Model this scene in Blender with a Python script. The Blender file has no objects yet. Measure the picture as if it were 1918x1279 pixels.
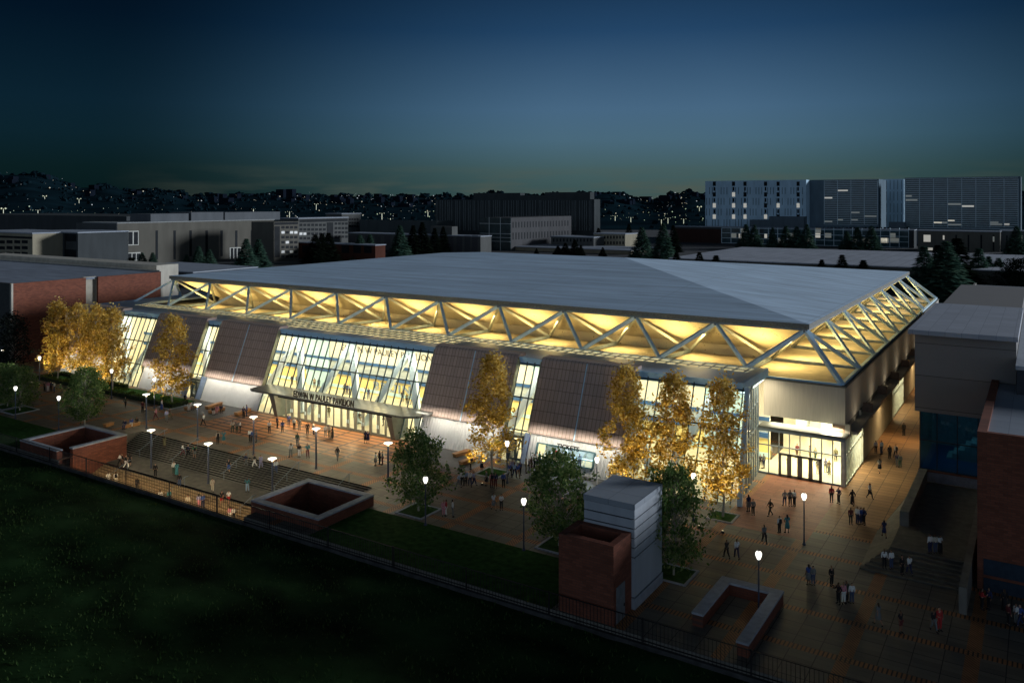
import bpy, bmesh, math, random
from mathutils import Vector, Matrix, noise
R = math.radians
SC = bpy.context.scene
COL = SC.collection

# ------------------------------------------------------------------ camera, sky, twilight, exposure
CAM = Vector((24.87, -107.22, 32.07)); YAW = -32.43; FPX = 1561.5; HZ = 378.8
cd = bpy.data.cameras.new('camera'); cam = bpy.data.objects.new('camera', cd); COL.objects.link(cam)
cam.location = CAM; cam.rotation_euler = (R(90), 0, R(-YAW))
cd.sensor_width = 36; cd.lens = 36 * FPX / 1918; cd.shift_y = (HZ - 639.5) / 1918
cd.clip_start = 1; cd.clip_end = 9000
SC.camera = cam
SC.view_settings.view_transform = 'Standard'; SC.view_settings.look = 'None'
SC.view_settings.exposure = 0; SC.view_settings.gamma = 1
SC.cycles.max_bounces = 7; SC.cycles.diffuse_bounces = 3; SC.cycles.glossy_bounces = 3
SC.cycles.transparent_max_bounces = 24; SC.cycles.transmission_bounces = 4
SC.cycles.sample_clamp_indirect = 4; SC.cycles.caustics_reflective = False; SC.cycles.caustics_refractive = False
SC.cycles.use_denoising = True

fw = Vector((math.sin(R(YAW)), math.cos(R(YAW)), 0)); rt = Vector((math.cos(R(YAW)), -math.sin(R(YAW)), 0))
def ray(px, py): return fw + rt * ((px - 959) / FPX) + Vector((0, 0, 1)) * (-(py - HZ) / FPX)
def at(px, py, z=0.0):            # the spot of the place that lies at height z along a line of sight
    d = ray(px, py); return CAM + d * ((z - CAM.z) / d.z)
def aty(px, py, y):
    d = ray(px, py); return CAM + d * ((y - CAM.y) / d.y)
def atx(px, py, x):
    d = ray(px, py); return CAM + d * ((x - CAM.x) / d.x)
def zat(py, p):                   # height above p seen at row py
    t = (Vector((p[0], p[1], 0)) - Vector((CAM.x, CAM.y, 0))).dot(fw); return CAM.z - (py - HZ) * t / FPX

def mmath(N, L, op, a, b=None, c=None):
    n = N('ShaderNodeMath'); n.operation = op
    for k, v in enumerate((a, b, c)):
        if v is None: continue
        if isinstance(v, (int, float)): n.inputs[k].default_value = v
        else: L(v, n.inputs[k])
    return n.outputs[0]
def mixc(N, L, f, a, b):
    n = N('ShaderNodeMix'); n.data_type = 'RGBA'
    for k, v in (('Factor', f), ('A', a), ('B', b)):
        if isinstance(v, tuple): n.inputs[k].default_value = (*v, 1)
        elif isinstance(v, (int, float)): n.inputs[k].default_value = v
        else: L(v, n.inputs[k])
    return n.outputs['Result']
W = bpy.data.worlds.new('World'); SC.world = W; W.use_nodes = True
def world():
    nt = W.node_tree; nt.nodes.clear(); N = nt.nodes.new; L = nt.links.new
    out = N('ShaderNodeOutputWorld'); bg = N('ShaderNodeBackground'); tc = N('ShaderNodeTexCoord')
    nrm = N('ShaderNodeVectorMath'); nrm.operation = 'NORMALIZE'; L(tc.outputs['Generated'], nrm.inputs[0])
    sep = N('ShaderNodeSeparateXYZ'); L(nrm.outputs[0], sep.inputs[0])
    ramp = N('ShaderNodeValToRGB'); L(sep.outputs['Z'], ramp.inputs[0])
    e = ramp.color_ramp.elements
    stops = [(0.0, (.040, .080, .078)), (.038, (.056, .108, .114)), (.075, (.066, .138, .196)), (.11, (.062, .134, .222)),
             (.20, (.017, .058, .132)), (.27, (.008, .030, .074)), (.45, (.03, .06, .12)), (1.0, (.05, .08, .14))]
    while len(e) < len(stops): e.new(.5)
    for k, (p, c) in enumerate(stops): e[k].position = p; e[k].color = (*c, 1)
    # after-glow of dusk: brightest to the right of the view axis, darker away from it
    a = R(YAW + 9); gd = N('ShaderNodeVectorMath'); gd.operation = 'DOT_PRODUCT'
    L(nrm.outputs[0], gd.inputs[0]); gd.inputs[1].default_value = (math.sin(a), math.cos(a), .1)
    mr = N('ShaderNodeMapRange')
    L(gd.outputs['Value'], mr.inputs[0])
    mr.inputs[1].default_value = .82; mr.inputs[2].default_value = 1.0; mr.inputs[3].default_value = 0; mr.inputs[4].default_value = 1.0
    sq = mmath(N, L, 'ADD', mmath(N, L, 'MULTIPLY', mmath(N, L, 'POWER', mr.outputs[0], 2.0), .87), .13)
    mul = N('ShaderNodeVectorMath'); mul.operation = 'SCALE'
    L(sq, mul.inputs['Scale'])
    tint = N('ShaderNodeVectorMath'); tint.operation = 'MULTIPLY'; L(ramp.outputs[0], tint.inputs[0]); L(mixc(N, L, mr.outputs[0], (.42, .92, 1.0), (1.0, 1.0, 1.0)), tint.inputs[1]); L(tint.outputs[0], mul.inputs[0])
    # thin cloud near the horizon
    mp = N('ShaderNodeMapping'); mp.inputs['Scale'].default_value = (5, 5, 40); L(nrm.outputs[0], mp.inputs[0])
    ns = N('ShaderNodeTexNoise'); ns.inputs['Scale'].default_value = 1.6; ns.inputs['Detail'].default_value = 6; L(mp.outputs[0], ns.inputs[0])
    cm = N('ShaderNodeMapRange'); L(ns.outputs['Fac'], cm.inputs[0]); cm.inputs[1].default_value = .45; cm.inputs[2].default_value = .75
    lo = N('ShaderNodeMapRange'); L(sep.outputs['Z'], lo.inputs[0]); lo.inputs[1].default_value = .045; lo.inputs[2].default_value = .012
    m2 = N('ShaderNodeMath'); m2.operation = 'MULTIPLY'; L(cm.outputs[0], m2.inputs[0]); L(lo.outputs[0], m2.inputs[1])
    m3 = N('ShaderNodeMath'); m3.operation = 'MULTIPLY'; L(m2.outputs[0], m3.inputs[0]); L(mr.outputs[0], m3.inputs[1])
    mx = N('ShaderNodeMix'); mx.data_type = 'RGBA'; mx.inputs['B'].default_value = (.085, .095, .072, 1)
    L(m3.outputs[0], mx.inputs['Factor']); L(mul.outputs[0], mx.inputs['A'])
    L(mx.outputs['Result'], bg.inputs['Color']); bg.inputs['Strength'].default_value = 1.0
    # the western half of the sky, behind the viewer, still holds the day's light; below the horizon it is dark
    w1 = N('ShaderNodeMapRange'); w1.interpolation_type = 'SMOOTHSTEP'; L(gd.outputs['Value'], w1.inputs[0])
    w1.inputs[1].default_value = .1; w1.inputs[2].default_value = -.9; w1.inputs[3].default_value = 0; w1.inputs[4].default_value = 1
    w2 = N('ShaderNodeMapRange'); L(sep.outputs['Z'], w2.inputs[0]); w2.inputs[1].default_value = .60; w2.inputs[2].default_value = .0
    wm = N('ShaderNodeMath'); wm.operation = 'MULTIPLY'; L(w1.outputs[0], wm.inputs[0]); L(w2.outputs[0], wm.inputs[1])
    wa = N('ShaderNodeMix'); wa.data_type = 'RGBA'; wa.inputs['B'].default_value = (.42, .55, .72, 1); L(wm.outputs[0], wa.inputs['Factor']); L(mx.outputs['Result'], wa.inputs['A'])
    gr = N('ShaderNodeMapRange'); L(sep.outputs['Z'], gr.inputs[0]); gr.inputs[1].default_value = -.02; gr.inputs[2].default_value = 0
    sc = N('ShaderNodeVectorMath'); sc.operation = 'SCALE'; L(wa.outputs['Result'], sc.inputs[0]); L(gr.outputs[0], sc.inputs['Scale'])
    L(sc.outputs[0], bg.inputs['Color']); L(bg.outputs[0], out.inputs[0])
world()
sd = bpy.data.lights.new('twilight', 'SUN'); sd.energy = 3.3; sd.angle = R(10); sd.color = (.84, .91, 1.0)
so = bpy.data.objects.new('twilight', sd); COL.objects.link(so)
so.rotation_euler = Vector((-.74, -.64, -.195)).to_track_quat('-Z', 'Y').to_euler()

# ------------------------------------------------------------------ materials
MATS = {}
def mat(name, col, rough=.7, metal=0.0, var=.18, scale=2.0, stretch=(1, 1, 1), bump=0.0, emit=None, estr=0.0, spec=.4, col2=None, detail=4):
    if name in MATS: return MATS[name]
    m = bpy.data.materials.new(name); m.use_nodes = True; nt = m.node_tree; N = nt.nodes.new; L = nt.links.new
    b = nt.nodes['Principled BSDF']; b.inputs['Roughness'].default_value = rough; b.inputs['Metallic'].default_value = metal
    b.inputs['Specular IOR Level'].default_value = spec
    tc = N('ShaderNodeTexCoord'); mp = N('ShaderNodeMapping'); mp.inputs['Scale'].default_value = stretch; L(tc.outputs['Object'], mp.inputs[0])
    ns = N('ShaderNodeTexNoise'); ns.inputs['Scale'].default_value = scale; ns.inputs['Detail'].default_value = detail; L(mp.outputs[0], ns.inputs[0])
    rp = N('ShaderNodeValToRGB'); L(ns.outputs['Fac'], rp.inputs[0])
    c2 = col2 or tuple(min(1, c * (1 + var)) for c in col)
    c1 = tuple(c * (1 - var) for c in col)
    rp.color_ramp.elements[0].position = .3; rp.color_ramp.elements[1].position = .7
    rp.color_ramp.elements[0].color = (*c1, 1); rp.color_ramp.elements[1].color = (*c2, 1)
    L(rp.outputs[0], b.inputs['Base Color'])
    if bump:
        bp = N('ShaderNodeBump'); bp.inputs['Strength'].default_value = bump; bp.inputs['Distance'].default_value = .05
        L(ns.outputs['Fac'], bp.inputs['Height']); L(bp.outputs[0], b.inputs['Normal'])
    if emit:
        b.inputs['Emission Color'].default_value = (*emit, 1); b.inputs['Emission Strength'].default_value = estr
    MATS[name] = m; return m
def nodes_of(m): return m.node_tree, m.node_tree.nodes.new, m.node_tree.links.new, m.node_tree.nodes['Principled BSDF']
def lines(N, L, v, period, width, off=0.0):      # 1 inside a joint of the given width every period
    f = mmath(N, L, 'FRACT', mmath(N, L, 'DIVIDE', mmath(N, L, 'ADD', v, 5000 * period - off), period))
    return mmath(N, L, 'LESS_THAN', f, width / period)
def noisy(N, L, vec, scale, detail=4):
    n = N('ShaderNodeTexNoise'); n.inputs['Scale'].default_value = scale; n.inputs['Detail'].default_value = detail; L(vec, n.inputs[0]); return n.outputs['Fac']
def tiled(name, base, joint, ux, uy, wj, axes=('X', 'Y'), rough=.8, var=.25, off=(0, 0), stagger=0.0, bump=.3, var_scale=.6):
    """a surface of rectangular units ux by uy with joints of width wj, every unit a little different"""
    if name in MATS: return MATS[name]
    m = bpy.data.materials.new(name); m.use_nodes = True; nt, N, L, b = nodes_of(m)
    tc = N('ShaderNodeTexCoord'); s = N('ShaderNodeSeparateXYZ'); L(tc.outputs['Object'], s.inputs[0])
    u, v = s.outputs[axes[0]], s.outputs[axes[1]]
    row = mmath(N, L, 'FLOOR', mmath(N, L, 'DIVIDE', mmath(N, L, 'ADD', v, 5000 * uy - off[1]), uy))
    if stagger: u = mmath(N, L, 'ADD', u, mmath(N, L, 'MULTIPLY', mmath(N, L, 'MODULO', row, 2), ux * stagger))
    colm = mmath(N, L, 'FLOOR', mmath(N, L, 'DIVIDE', mmath(N, L, 'ADD', u, 5000 * ux - off[0]), ux))
    j = mmath(N, L, 'MAXIMUM', lines(N, L, u, ux, wj, off[0]), lines(N, L, v, uy, wj, off[1]))
    cx = N('ShaderNodeCombineXYZ'); L(colm, cx.inputs[0]); L(row, cx.inputs[1])
    wn = N('ShaderNodeTexWhiteNoise'); wn.noise_dimensions = '2D'; L(cx.outputs[0], wn.inputs[0])
    f = mmath(N, L, 'ADD', mmath(N, L, 'MULTIPLY', wn.outputs['Value'], .55), mmath(N, L, 'MULTIPLY', noisy(N, L, tc.outputs['Object'], var_scale, 6), .55))
    c = mixc(N, L, f, tuple(k * (1 - var) for k in base), tuple(k * (1 + var) for k in base))
    L(mixc(N, L, j, c, joint), b.inputs['Base Color']); b.inputs['Roughness'].default_value = rough; b.inputs['Specular IOR Level'].default_value = .3
    if bump:
        bp = N('ShaderNodeBump'); bp.inputs['Strength'].default_value = bump; bp.inputs['Distance'].default_value = .03; bp.invert = True
        L(j, bp.inputs['Height']); L(bp.outputs[0], b.inputs['Normal'])
    MATS[name] = m; return m
def glass(name, tint, refl=.12, rough=.03):
    if name in MATS: return MATS[name]
    m = bpy.data.materials.new(name); m.use_nodes = True; nt = m.node_tree; nt.nodes.clear(); N = nt.nodes.new; L = nt.links.new
    o = N('ShaderNodeOutputMaterial'); t = N('ShaderNodeBsdfTransparent'); g = N('ShaderNodeBsdfGlossy'); mx = N('ShaderNodeMixShader'); fr = N('ShaderNodeLayerWeight')
    t.inputs[0].default_value = (*tint, 1); g.inputs['Roughness'].default_value = rough; g.inputs[0].default_value = (.85, .95, 1, 1)
    tc = N('ShaderNodeTexCoord'); nz = noisy(N, L, tc.outputs['Object'], .35, 2)
    f = mmath(N, L, 'ADD', mmath(N, L, 'MULTIPLY', mmath(N, L, 'POWER', fr.outputs['Facing'], 4.0), .7), mmath(N, L, 'MULTIPLY', nz, refl))
    L(f, mx.inputs[0]); L(t.outputs[0], mx.inputs[1]); L(g.outputs[0], mx.inputs[2]); L(mx.outputs[0], o.inputs[0])
    MATS[name] = m; return m
def glow(name, col, s, col2=None, scale=1.0):
    if name in MATS: return MATS[name]
    m = bpy.data.materials.new(name); m.use_nodes = True; nt, N, L, b = nodes_of(m)
    tc = N('ShaderNodeTexCoord'); nz = noisy(N, L, tc.outputs['Object'], scale, 3)
    L(mixc(N, L, nz, tuple(c * .75 for c in col), col2 or col), b.inputs['Emission Color']); b.inputs['Emission Strength'].default_value = s
    b.inputs['Base Color'].default_value = (.6, .6, .6, 1); MATS[name] = m; return m
def leafmat(name, c1, c2, c3, trans=.35):
    if name in MATS: return MATS[name]
    m = bpy.data.materials.new(name); m.use_nodes = True; nt = m.node_tree; nt.nodes.clear(); N = nt.nodes.new; L = nt.links.new
    o = N('ShaderNodeOutputMaterial'); d = N('ShaderNodeBsdfDiffuse'); t = N('ShaderNodeBsdfTranslucent'); mx = N('ShaderNodeMixShader'); mx.inputs[0].default_value = trans
    g = N('ShaderNodeNewGeometry'); tc = N('ShaderNodeTexCoord')
    big = noisy(N, L, tc.outputs['Object'], .5, 3)
    f = mmath(N, L, 'ADD', mmath(N, L, 'MULTIPLY', g.outputs['Random Per Island'], .6), mmath(N, L, 'MULTIPLY', big, .5))
    rp = N('ShaderNodeValToRGB'); L(f, rp.inputs[0]); e = rp.color_ramp.elements; e.new(.5)
    for k, (p, c) in enumerate(((.2, c1), (.5, c2), (.85, c3))): e[k].position = p; e[k].color = (*c, 1)
    L(rp.outputs[0], d.inputs[0]); L(rp.outputs[0], t.inputs[0]); L(d.outputs[0], mx.inputs[1]); L(t.outputs[0], mx.inputs[2]); L(mx.outputs[0], o.inputs[0])
    MATS[name] = m; return m

# ------------------------------------------------------------------ mesh helpers
class MB:
    def __init__(s): s.v = []; s.f = []
    def poly(s, pts):
        b = len(s.v); s.v += [tuple(p) for p in pts]; s.f.append(tuple(range(b, b + len(pts)))); return s
    def quad(s, a, b, c, d): return s.poly((a, b, c, d))
    def hexa(s, p):      # p: 4 bottom points (ccw) + 4 top points
        b = len(s.v); s.v += [tuple(q) for q in p]
        for f in ((3, 2, 1, 0), (4, 5, 6, 7), (0, 1, 5, 4), (1, 2, 6, 5), (2, 3, 7, 6), (3, 0, 4, 7)): s.f.append(tuple(b + k for k in f))
        return s
    def box(s, x0, y0, z0, x1, y1, z1):
        return s.hexa(((x0, y0, z0), (x1, y0, z0), (x1, y1, z0), (x0, y1, z0), (x0, y0, z1), (x1, y0, z1), (x1, y1, z1), (x0, y1, z1)))
    def bar(s, p, q, w=.2, h=.2, up=(0, 0, 1)):
        p = Vector(p); q = Vector(q); d = (q - p).normalized(); u = Vector(up)
        if abs(d.dot(u)) > .98: u = Vector((0, 1, 0))
        a = d.cross(u).normalized() * (w / 2); c = a.cross(d).normalized() * (h / 2)
        return s.hexa([p - a - c, p + a - c, p + a + c, p - a + c, q - a - c, q + a - c, q + a + c, q - a + c])
    def tube(s, p, q, r0, r1=None, n=8, cap=True):
        p = Vector(p); q = Vector(q); r1 = r0 if r1 is None else r1; d = (q - p).normalized()
        u = Vector((1, 0, 0)) if abs(d.x) < .9 else Vector((0, 1, 0)); a = d.cross(u).normalized(); c = d.cross(a); b = len(s.v)
        for k in range(n):
            t = 2 * math.pi * k / n; o = a * math.cos(t) + c * math.sin(t); s.v.append(tuple(p + o * r0)); s.v.append(tuple(q + o * r1))
        for k in range(n):
            k2 = (k + 1) % n; s.f.append((b + 2 * k, b + 2 * k2, b + 2 * k2 + 1, b + 2 * k + 1))
        if cap: s.f.append(tuple(b + 2 * k for k in range(n))[::-1]); s.f.append(tuple(b + 2 * k + 1 for k in range(n)))
        return s
    def lathe(s, prof, cx=0, cy=0, n=12):        # prof: (r, z) bottom to top
        b = len(s.v)
        for r, z in prof:
            for k in range(n): t = 2 * math.pi * k / n; s.v.append((cx + r * math.cos(t), cy + r * math.sin(t), z))
        for i in range(len(prof) - 1):
            for k in range(n):
                k2 = (k + 1) % n; s.f.append((b + i * n + k, b + i * n + k2, b + (i + 1) * n + k2, b + (i + 1) * n + k))
        s.f.append(tuple(b + k for k in range(n))[::-1]); s.f.append(tuple(b + (len(prof) - 1) * n + k for k in range(n))); return s
    def prismX(s, prof, x0, x1):                  # prof: (y, z) loop extruded along X
        b = len(s.v); n = len(prof)
        for x in (x0, x1): s.v += [(x, y, z) for y, z in prof]
        for k in range(n): k2 = (k + 1) % n; s.f.append((b + k, b + k2, b + n + k2, b + n + k))
        s.f.append(tuple(b + k for k in range(n))[::-1]); s.f.append(tuple(b + n + k for k in range(n))); return s
    def slab(s, pts, z0, z1):                     # ccw polygon
        b = len(s.v); n = len(pts)
        for z in (z0, z1): s.v += [(x, y, z) for x, y in pts]
        for k in range(n): k2 = (k + 1) % n; s.f.append((b + k, b + k2, b + n + k2, b + n + k))
        s.f.append(tuple(b + k for k in range(n))[::-1]); s.f.append(tuple(b + n + k for k in range(n))); return s
    def leaf(s, p, sz, rnd):
        a = Vector((rnd.gauss(0, 1), rnd.gauss(0, 1), rnd.gauss(0, 1))).normalized(); c = a.orthogonal().normalized()
        c.rotate(Matrix.Rotation(rnd.uniform(0, 6.28), 3, a)); e = a.cross(c); p = Vector(p)
        w = sz * rnd.uniform(.7, 1.25)
        s.poly((p - c * w, p + e * w * .55 + a * w * .15, p + c * w, p - e * w * .55 + a * w * .15))
    def mesh(s, name):
        m = bpy.data.meshes.new(name); m.from_pydata(s.v, [], s.f); m.update(); return m
    def build(s, name, m, parent=None, smooth=False):
        me = s.mesh(name); bm = bmesh.new(); bm.from_mesh(me); bmesh.ops.recalc_face_normals(bm, faces=bm.faces); bm.to_mesh(me); bm.free()
        if smooth: me.polygons.foreach_set('use_smooth', [True] * len(me.polygons))
        me.materials.append(m); return link(name, me, parent)
def link(name, data, parent=None):
    o = bpy.data.objects.new(name, data); COL.objects.link(o)
    if parent is not None:
        o.parent = parent; w = Vector(parent.location); q = parent.parent
        while q is not None: w = w + Vector(q.location); q = q.parent
        if parent.type == 'EMPTY': o.matrix_parent_inverse = Matrix.Translation(parent.location).inverted()
    return o
def tag(o, label, cat, group=None):
    o['label'] = label; o['category'] = cat
    if group: o['group'] = group
    return o
def thing(name, loc, label, cat, group=None):
    o = bpy.data.objects.new(name, None); COL.objects.link(o); o.location = loc; o.empty_display_size = .3; return tag(o, label, cat, group)
def struct(o, label=None, kind='structure'):
    o['kind'] = kind
    if label: o['label'] = label
    return o
def copy_tree(o, parent=None):
    c = o.copy(); COL.objects.link(c)
    if parent is not None: c.parent = parent
    for ch in o.children: copy_tree(ch, c)
    return c
def light(name, kind, loc, power, col, parent=None, size=None, size_y=None, aim=None, spot=None, blend=1.0, radius=.15):
    l = bpy.data.lights.new(name, kind); l.energy = power; l.color = col
    o = link(name, l, parent); o.location = loc
    if kind == 'AREA':
        l.shape = 'RECTANGLE'; l.size = size; l.size_y = size_y or size
    else: l.shadow_soft_size = radius
    if kind == 'SPOT': l.spot_size = R(spot); l.spot_blend = blend
    if aim is not None: o.rotation_euler = Vector(aim).to_track_quat('-Z', 'Y').to_euler()
    return o
def text_mesh(name, body, width, height, mtl, M, parent=None, depth=.08, spacing=1.0, bold=0.0):
    """lettering scaled to width x height; M places its lower left corner, local x along the line, local y up, local z outward"""
    cu = bpy.data.curves.new(name, 'FONT'); cu.body = body; cu.size = 1; cu.extrude = .05; cu.space_character = spacing; cu.offset = bold
    t = bpy.data.objects.new(name, cu); COL.objects.link(t); bpy.context.view_layer.update()
    me = bpy.data.meshes.new_from_object(t.evaluated_get(bpy.context.evaluated_depsgraph_get()))
    bpy.data.objects.remove(t); xs = [v.co.x for v in me.vertices]; ys = [v.co.y for v in me.vertices]
    sx = width / (max(xs) - min(xs)); sy = height / (max(ys) - min(ys)); x0, y0 = min(xs), min(ys)
    for v in me.vertices: v.co = M @ Vector(((v.co.x - x0) * sx, (v.co.y - y0) * sy, (v.co.z + .05) * depth * 10))
    me.materials.clear(); me.materials.append(mtl); return link(name, me, parent)
def frame3(o, x, y, z):
    x, y, z = Vector(x).normalized(), Vector(y).normalized(), Vector(z).normalized()
    return Matrix(((x.x, y.x, z.x, o[0]), (x.y, y.y, z.y, o[1]), (x.z, y.z, z.z, o[2]), (0, 0, 0, 1)))
# ------------------------------------------------------------------ colours of the place
WARM = (1.0, .80, .46); INT = (1.0, .87, .60); AMBER = (1.0, .72, .26)
M = {}
M['steel'] = mat('blue_steel', (.58, .78, .94), .5, 0, .10, 1.5)
M['steel_dk'] = mat('grey_steel', (.20, .25, .30), .5, .2, .15, 1.5)
M['steel_in'] = mat('inner_steel', (.40, .42, .38), .6, 0, .12, 1.5)
M['fascia'] = mat('blue_fascia', (.36, .62, .88), .5, 0, .08, .8)
M['metalroof'] = mat('metal_roof', (.48, .62, .76), .5, 0, .12, .5, (1, .3, 1))
M['conc'] = mat('concrete', (.42, .39, .33), .85, 0, .15, .8, (1, 1, .4), .15)
M['conc_dk'] = mat('dark_concrete', (.16, .15, .13), .9, 0, .25, 1.2, (1, 1, .3), .2)
M['cap'] = mat('coping', (.34, .37, .42), .85, 0, .15, 2)
M['mull'] = mat('mullion_paint', (.05, .085, .11), .4, .3, .1, 2)
M['doorm'] = mat('door_metal', (.20, .215, .20), .45, .4, .1, 2)
M['white'] = mat('white_paint', (.80, .80, .78), .6, 0, .05, 1)
M['brace'] = mat('white_brace', (.74, .84, .88), .5, 0, .05, 1)
M['lamp_post'] = mat('lamp_post_paint', (.06, .08, .13), .45, .4, .1, 3)
M['black'] = mat('black_iron', (.012, .012, .014), .6, .3, .2, 4)
M['letter'] = mat('dark_letters', (.035, .022, .014), .5, 0, .1, 3)
M['glass'] = glass('clear_glass', (.90, .97, .96), .06)
M['glass_b'] = glass('blue_glass', (.35, .62, .72), .16)
M['brick'] = tiled('red_brick', (.17, .055, .032), (.09, .05, .04), .60, .20, .03, ('X', 'Z'), .9, .4, stagger=.5, bump=.2)
M['brickY'] = tiled('red_brick_side', (.17, .055, .032), (.09, .05, .04), .60, .20, .03, ('Y', 'Z'), .9, .4, stagger=.5, bump=.2)
M['terra'] = tiled('terracotta_tiles', (.50, .385, .335), (.15, .11, .09), .52, 1.25, .05, ('X', 'Z'), .8, .14, bump=.4, var_scale=.25)
M['globe'] = glow('lamp_globe', (1.0, .96, .86), 2.2)
M['disc'] = glow('lamp_disc', (1.0, .94, .80), 2.2)
M['wood'] = mat('bench_wood', (.42, .20, .07), .5, 0, .2, 3, (1, 6, 6))
M['grass'] = mat('grass', (.026, .075, .016), .95, 0, .45, 1.6, bump=.6, detail=8, spec=.05)
M['hedge'] = leafmat('hedge_leaves', (.03, .06, .012), (.06, .10, .02), (.12, .16, .035))
M['bark'] = mat('pale_bark', (.42, .38, .32), .85, 0, .35, 6, (1, 1, .3))
M['bark_dk'] = mat('dark_bark', (.06, .045, .03), .9, 0, .3, 6)
M['birch'] = leafmat('autumn_leaves', (.30, .17, .02), (.60, .39, .07), (.84, .66, .24), .5)
M['green'] = leafmat('green_leaves', (.045, .095, .028), (.11, .19, .055), (.28, .33, .12))
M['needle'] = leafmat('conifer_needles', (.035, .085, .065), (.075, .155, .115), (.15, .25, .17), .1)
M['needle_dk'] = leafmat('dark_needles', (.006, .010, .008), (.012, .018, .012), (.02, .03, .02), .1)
M['int_wall'] = mat('cream_wall', (.80, .74, .60), .8, 0, .04, .5)
M['int_yel'] = mat('yellow_wall', (.80, .63, .25), .8, 0, .06, .5)
M['int_blue'] = mat('blue_band', (.035, .10, .24), .5, 0, .1, .5)
M['int_pale'] = mat('pale_blue_band', (.50, .70, .76), .6, 0, .06, .5)
M['int_grey'] = mat('grey_band', (.42, .45, .44), .7, 0, .15, .7, (1, 1, 4))
M['int_floor'] = mat('lobby_floor', (.62, .54, .36), .35, 0, .08, .6)

def paving():
    m = bpy.data.materials.new('plaza_pavers'); m.use_nodes = True; nt, N, L, b = nodes_of(m)
    tc = N('ShaderNodeTexCoord'); s = N('ShaderNodeSeparateXYZ'); L(tc.outputs['Object'], s.inputs[0]); x, y = s.outputs[0], s.outputs[1]
    j = mmath(N, L, 'MAXIMUM', lines(N, L, x, 1.9, .06), lines(N, L, y, 1.9, .07)); thin = lines(N, L, y, .633, .03)
    wn = N('ShaderNodeTexWhiteNoise'); cx = N('ShaderNodeCombineXYZ')
    L(mmath(N, L, 'FLOOR', mmath(N, L, 'DIVIDE', x, 1.9)), cx.inputs[0]); L(mmath(N, L, 'FLOOR', mmath(N, L, 'DIVIDE', y, .633)), cx.inputs[1]); L(cx.outputs[0], wn.inputs[0])
    f = mmath(N, L, 'ADD', mmath(N, L, 'MULTIPLY', wn.outputs['Value'], .4), mmath(N, L, 'MULTIPLY', noisy(N, L, tc.outputs['Object'], .35, 6), .8))
    c = mixc(N, L, f, (.075, .066, .054), (.185, .160, .125))
    c = mixc(N, L, mmath(N, L, 'MULTIPLY', thin, .45), c, (.03, .026, .022)); c = mixc(N, L, j, c, (.018, .016, .014))
    by = lines(N, L, x, 7.6, .95, 5.1); bx = lines(N, L, y, 5.7, .75, -22.9)
    lad = mmath(N, L, 'MULTIPLY', bx, lines(N, L, x, .30, .11))
    her = mmath(N, L, 'MULTIPLY', by, lines(N, L, mmath(N, L, 'ADD', x, y), .32, .07))
    bc = mixc(N, L, f, (.20, .085, .032), (.42, .185, .07))
    c = mixc(N, L, mmath(N, L, 'MAXIMUM', by, bx), c, bc); c = mixc(N, L, mmath(N, L, 'MAXIMUM', lad, her), c, (.035, .022, .016))
    L(c, b.inputs['Base Color']); b.inputs['Roughness'].default_value = .62; b.inputs['Specular IOR Level'].default_value = .35
    bp = N('ShaderNodeBump'); bp.inputs['Strength'].default_value = .25; bp.inputs['Distance'].default_value = .02; bp.invert = True; L(j, bp.inputs['Height']); L(bp.outputs[0], b.inputs['Normal'])
    return m
M['paving'] = paving()
M['apron'] = tiled('entry_brick', (.30, .125, .045), (.055, .026, .014), 3.8, 1.15, .38, ('X', 'Y'), .55, .25, bump=.1)
M['forecourt'] = tiled('forecourt_brick', (.25, .095, .05), (.14, .05, .03), 2.4, .5, .05, ('X', 'Y'), .6, .35, stagger=.4, bump=.1)
M['walk'] = tiled('walk_pavers', (.27, .15, .07), (.03, .02, .012), 1.9, .95, .05, ('X', 'Y'), .6, .3)  # same pavers as the plaza, warm light put into their colour
M['slate'] = tiled('slate_pavers', (.095, .10, .10), (.05, .05, .05), .9, .45, .03, ('X', 'Y'), .45, .25, stagger=.5)
M['asphalt'] = mat('asphalt', (.04, .042, .046), .9, 0, .3, .15)
M['step'] = mat('step_concrete', (.115, .105, .085), .85, 0, .25, 1.5, bump=.1)

# ------------------------------------------------------------------ ground, plaza, pits, lawns
def sheet(name, m, x0, y0, x1, y1, holes=(), z=0.0, kind='structure'):
    xs = sorted({x0, x1, *[h[k] for h in holes for k in (0, 2) if x0 < h[k] < x1]}); ys = sorted({y0, y1, *[h[k] for h in holes for k in (1, 3) if y0 < h[k] < y1]})
    b = MB()
    for i in range(len(xs) - 1):
        for j in range(len(ys) - 1):
            cx, cy = (xs[i] + xs[i + 1]) / 2, (ys[j] + ys[j + 1]) / 2
            if any(h[0] < cx < h[2] and h[1] < cy < h[3] for h in holes): continue
            b.quad((xs[i], ys[j], z), (xs[i + 1], ys[j], z), (xs[i + 1], ys[j + 1], z), (xs[i], ys[j + 1], z))
    o = b.build(name, m); o['kind'] = kind; return o
ST = (-81.5, -40.7, -38.6, -36.5); PIT = (-78.1, -50.0, -43.9, -40.7)
P1 = (-86.7, -49.3, -78.8, -41.6); P2 = (-43.9, -47.9, -35.4, -41.2)
HOLES = [ST, PIT, P1, P2]
sheet('plaza', M['paving'], -150, -50, 60, 110, HOLES)
g = sheet('ground', M['asphalt'], -3500, -50, 3500, 5200, [(-150, -50, 60, 110)], -.03)
sheet('lawn', M['grass'], -150, -50, -87.4, -42.6, z=.02); sheet('lawn', M['grass'], -34.7, -50, -7.8, -41.5, z=.02)
sheet('entry_paving', M['apron'], -78, -30.5, -43, -20.0, z=.005); sheet('forecourt_paving', M['forecourt'], -1.9, -25.6, 6.1, -7.9, z=.004)
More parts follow.
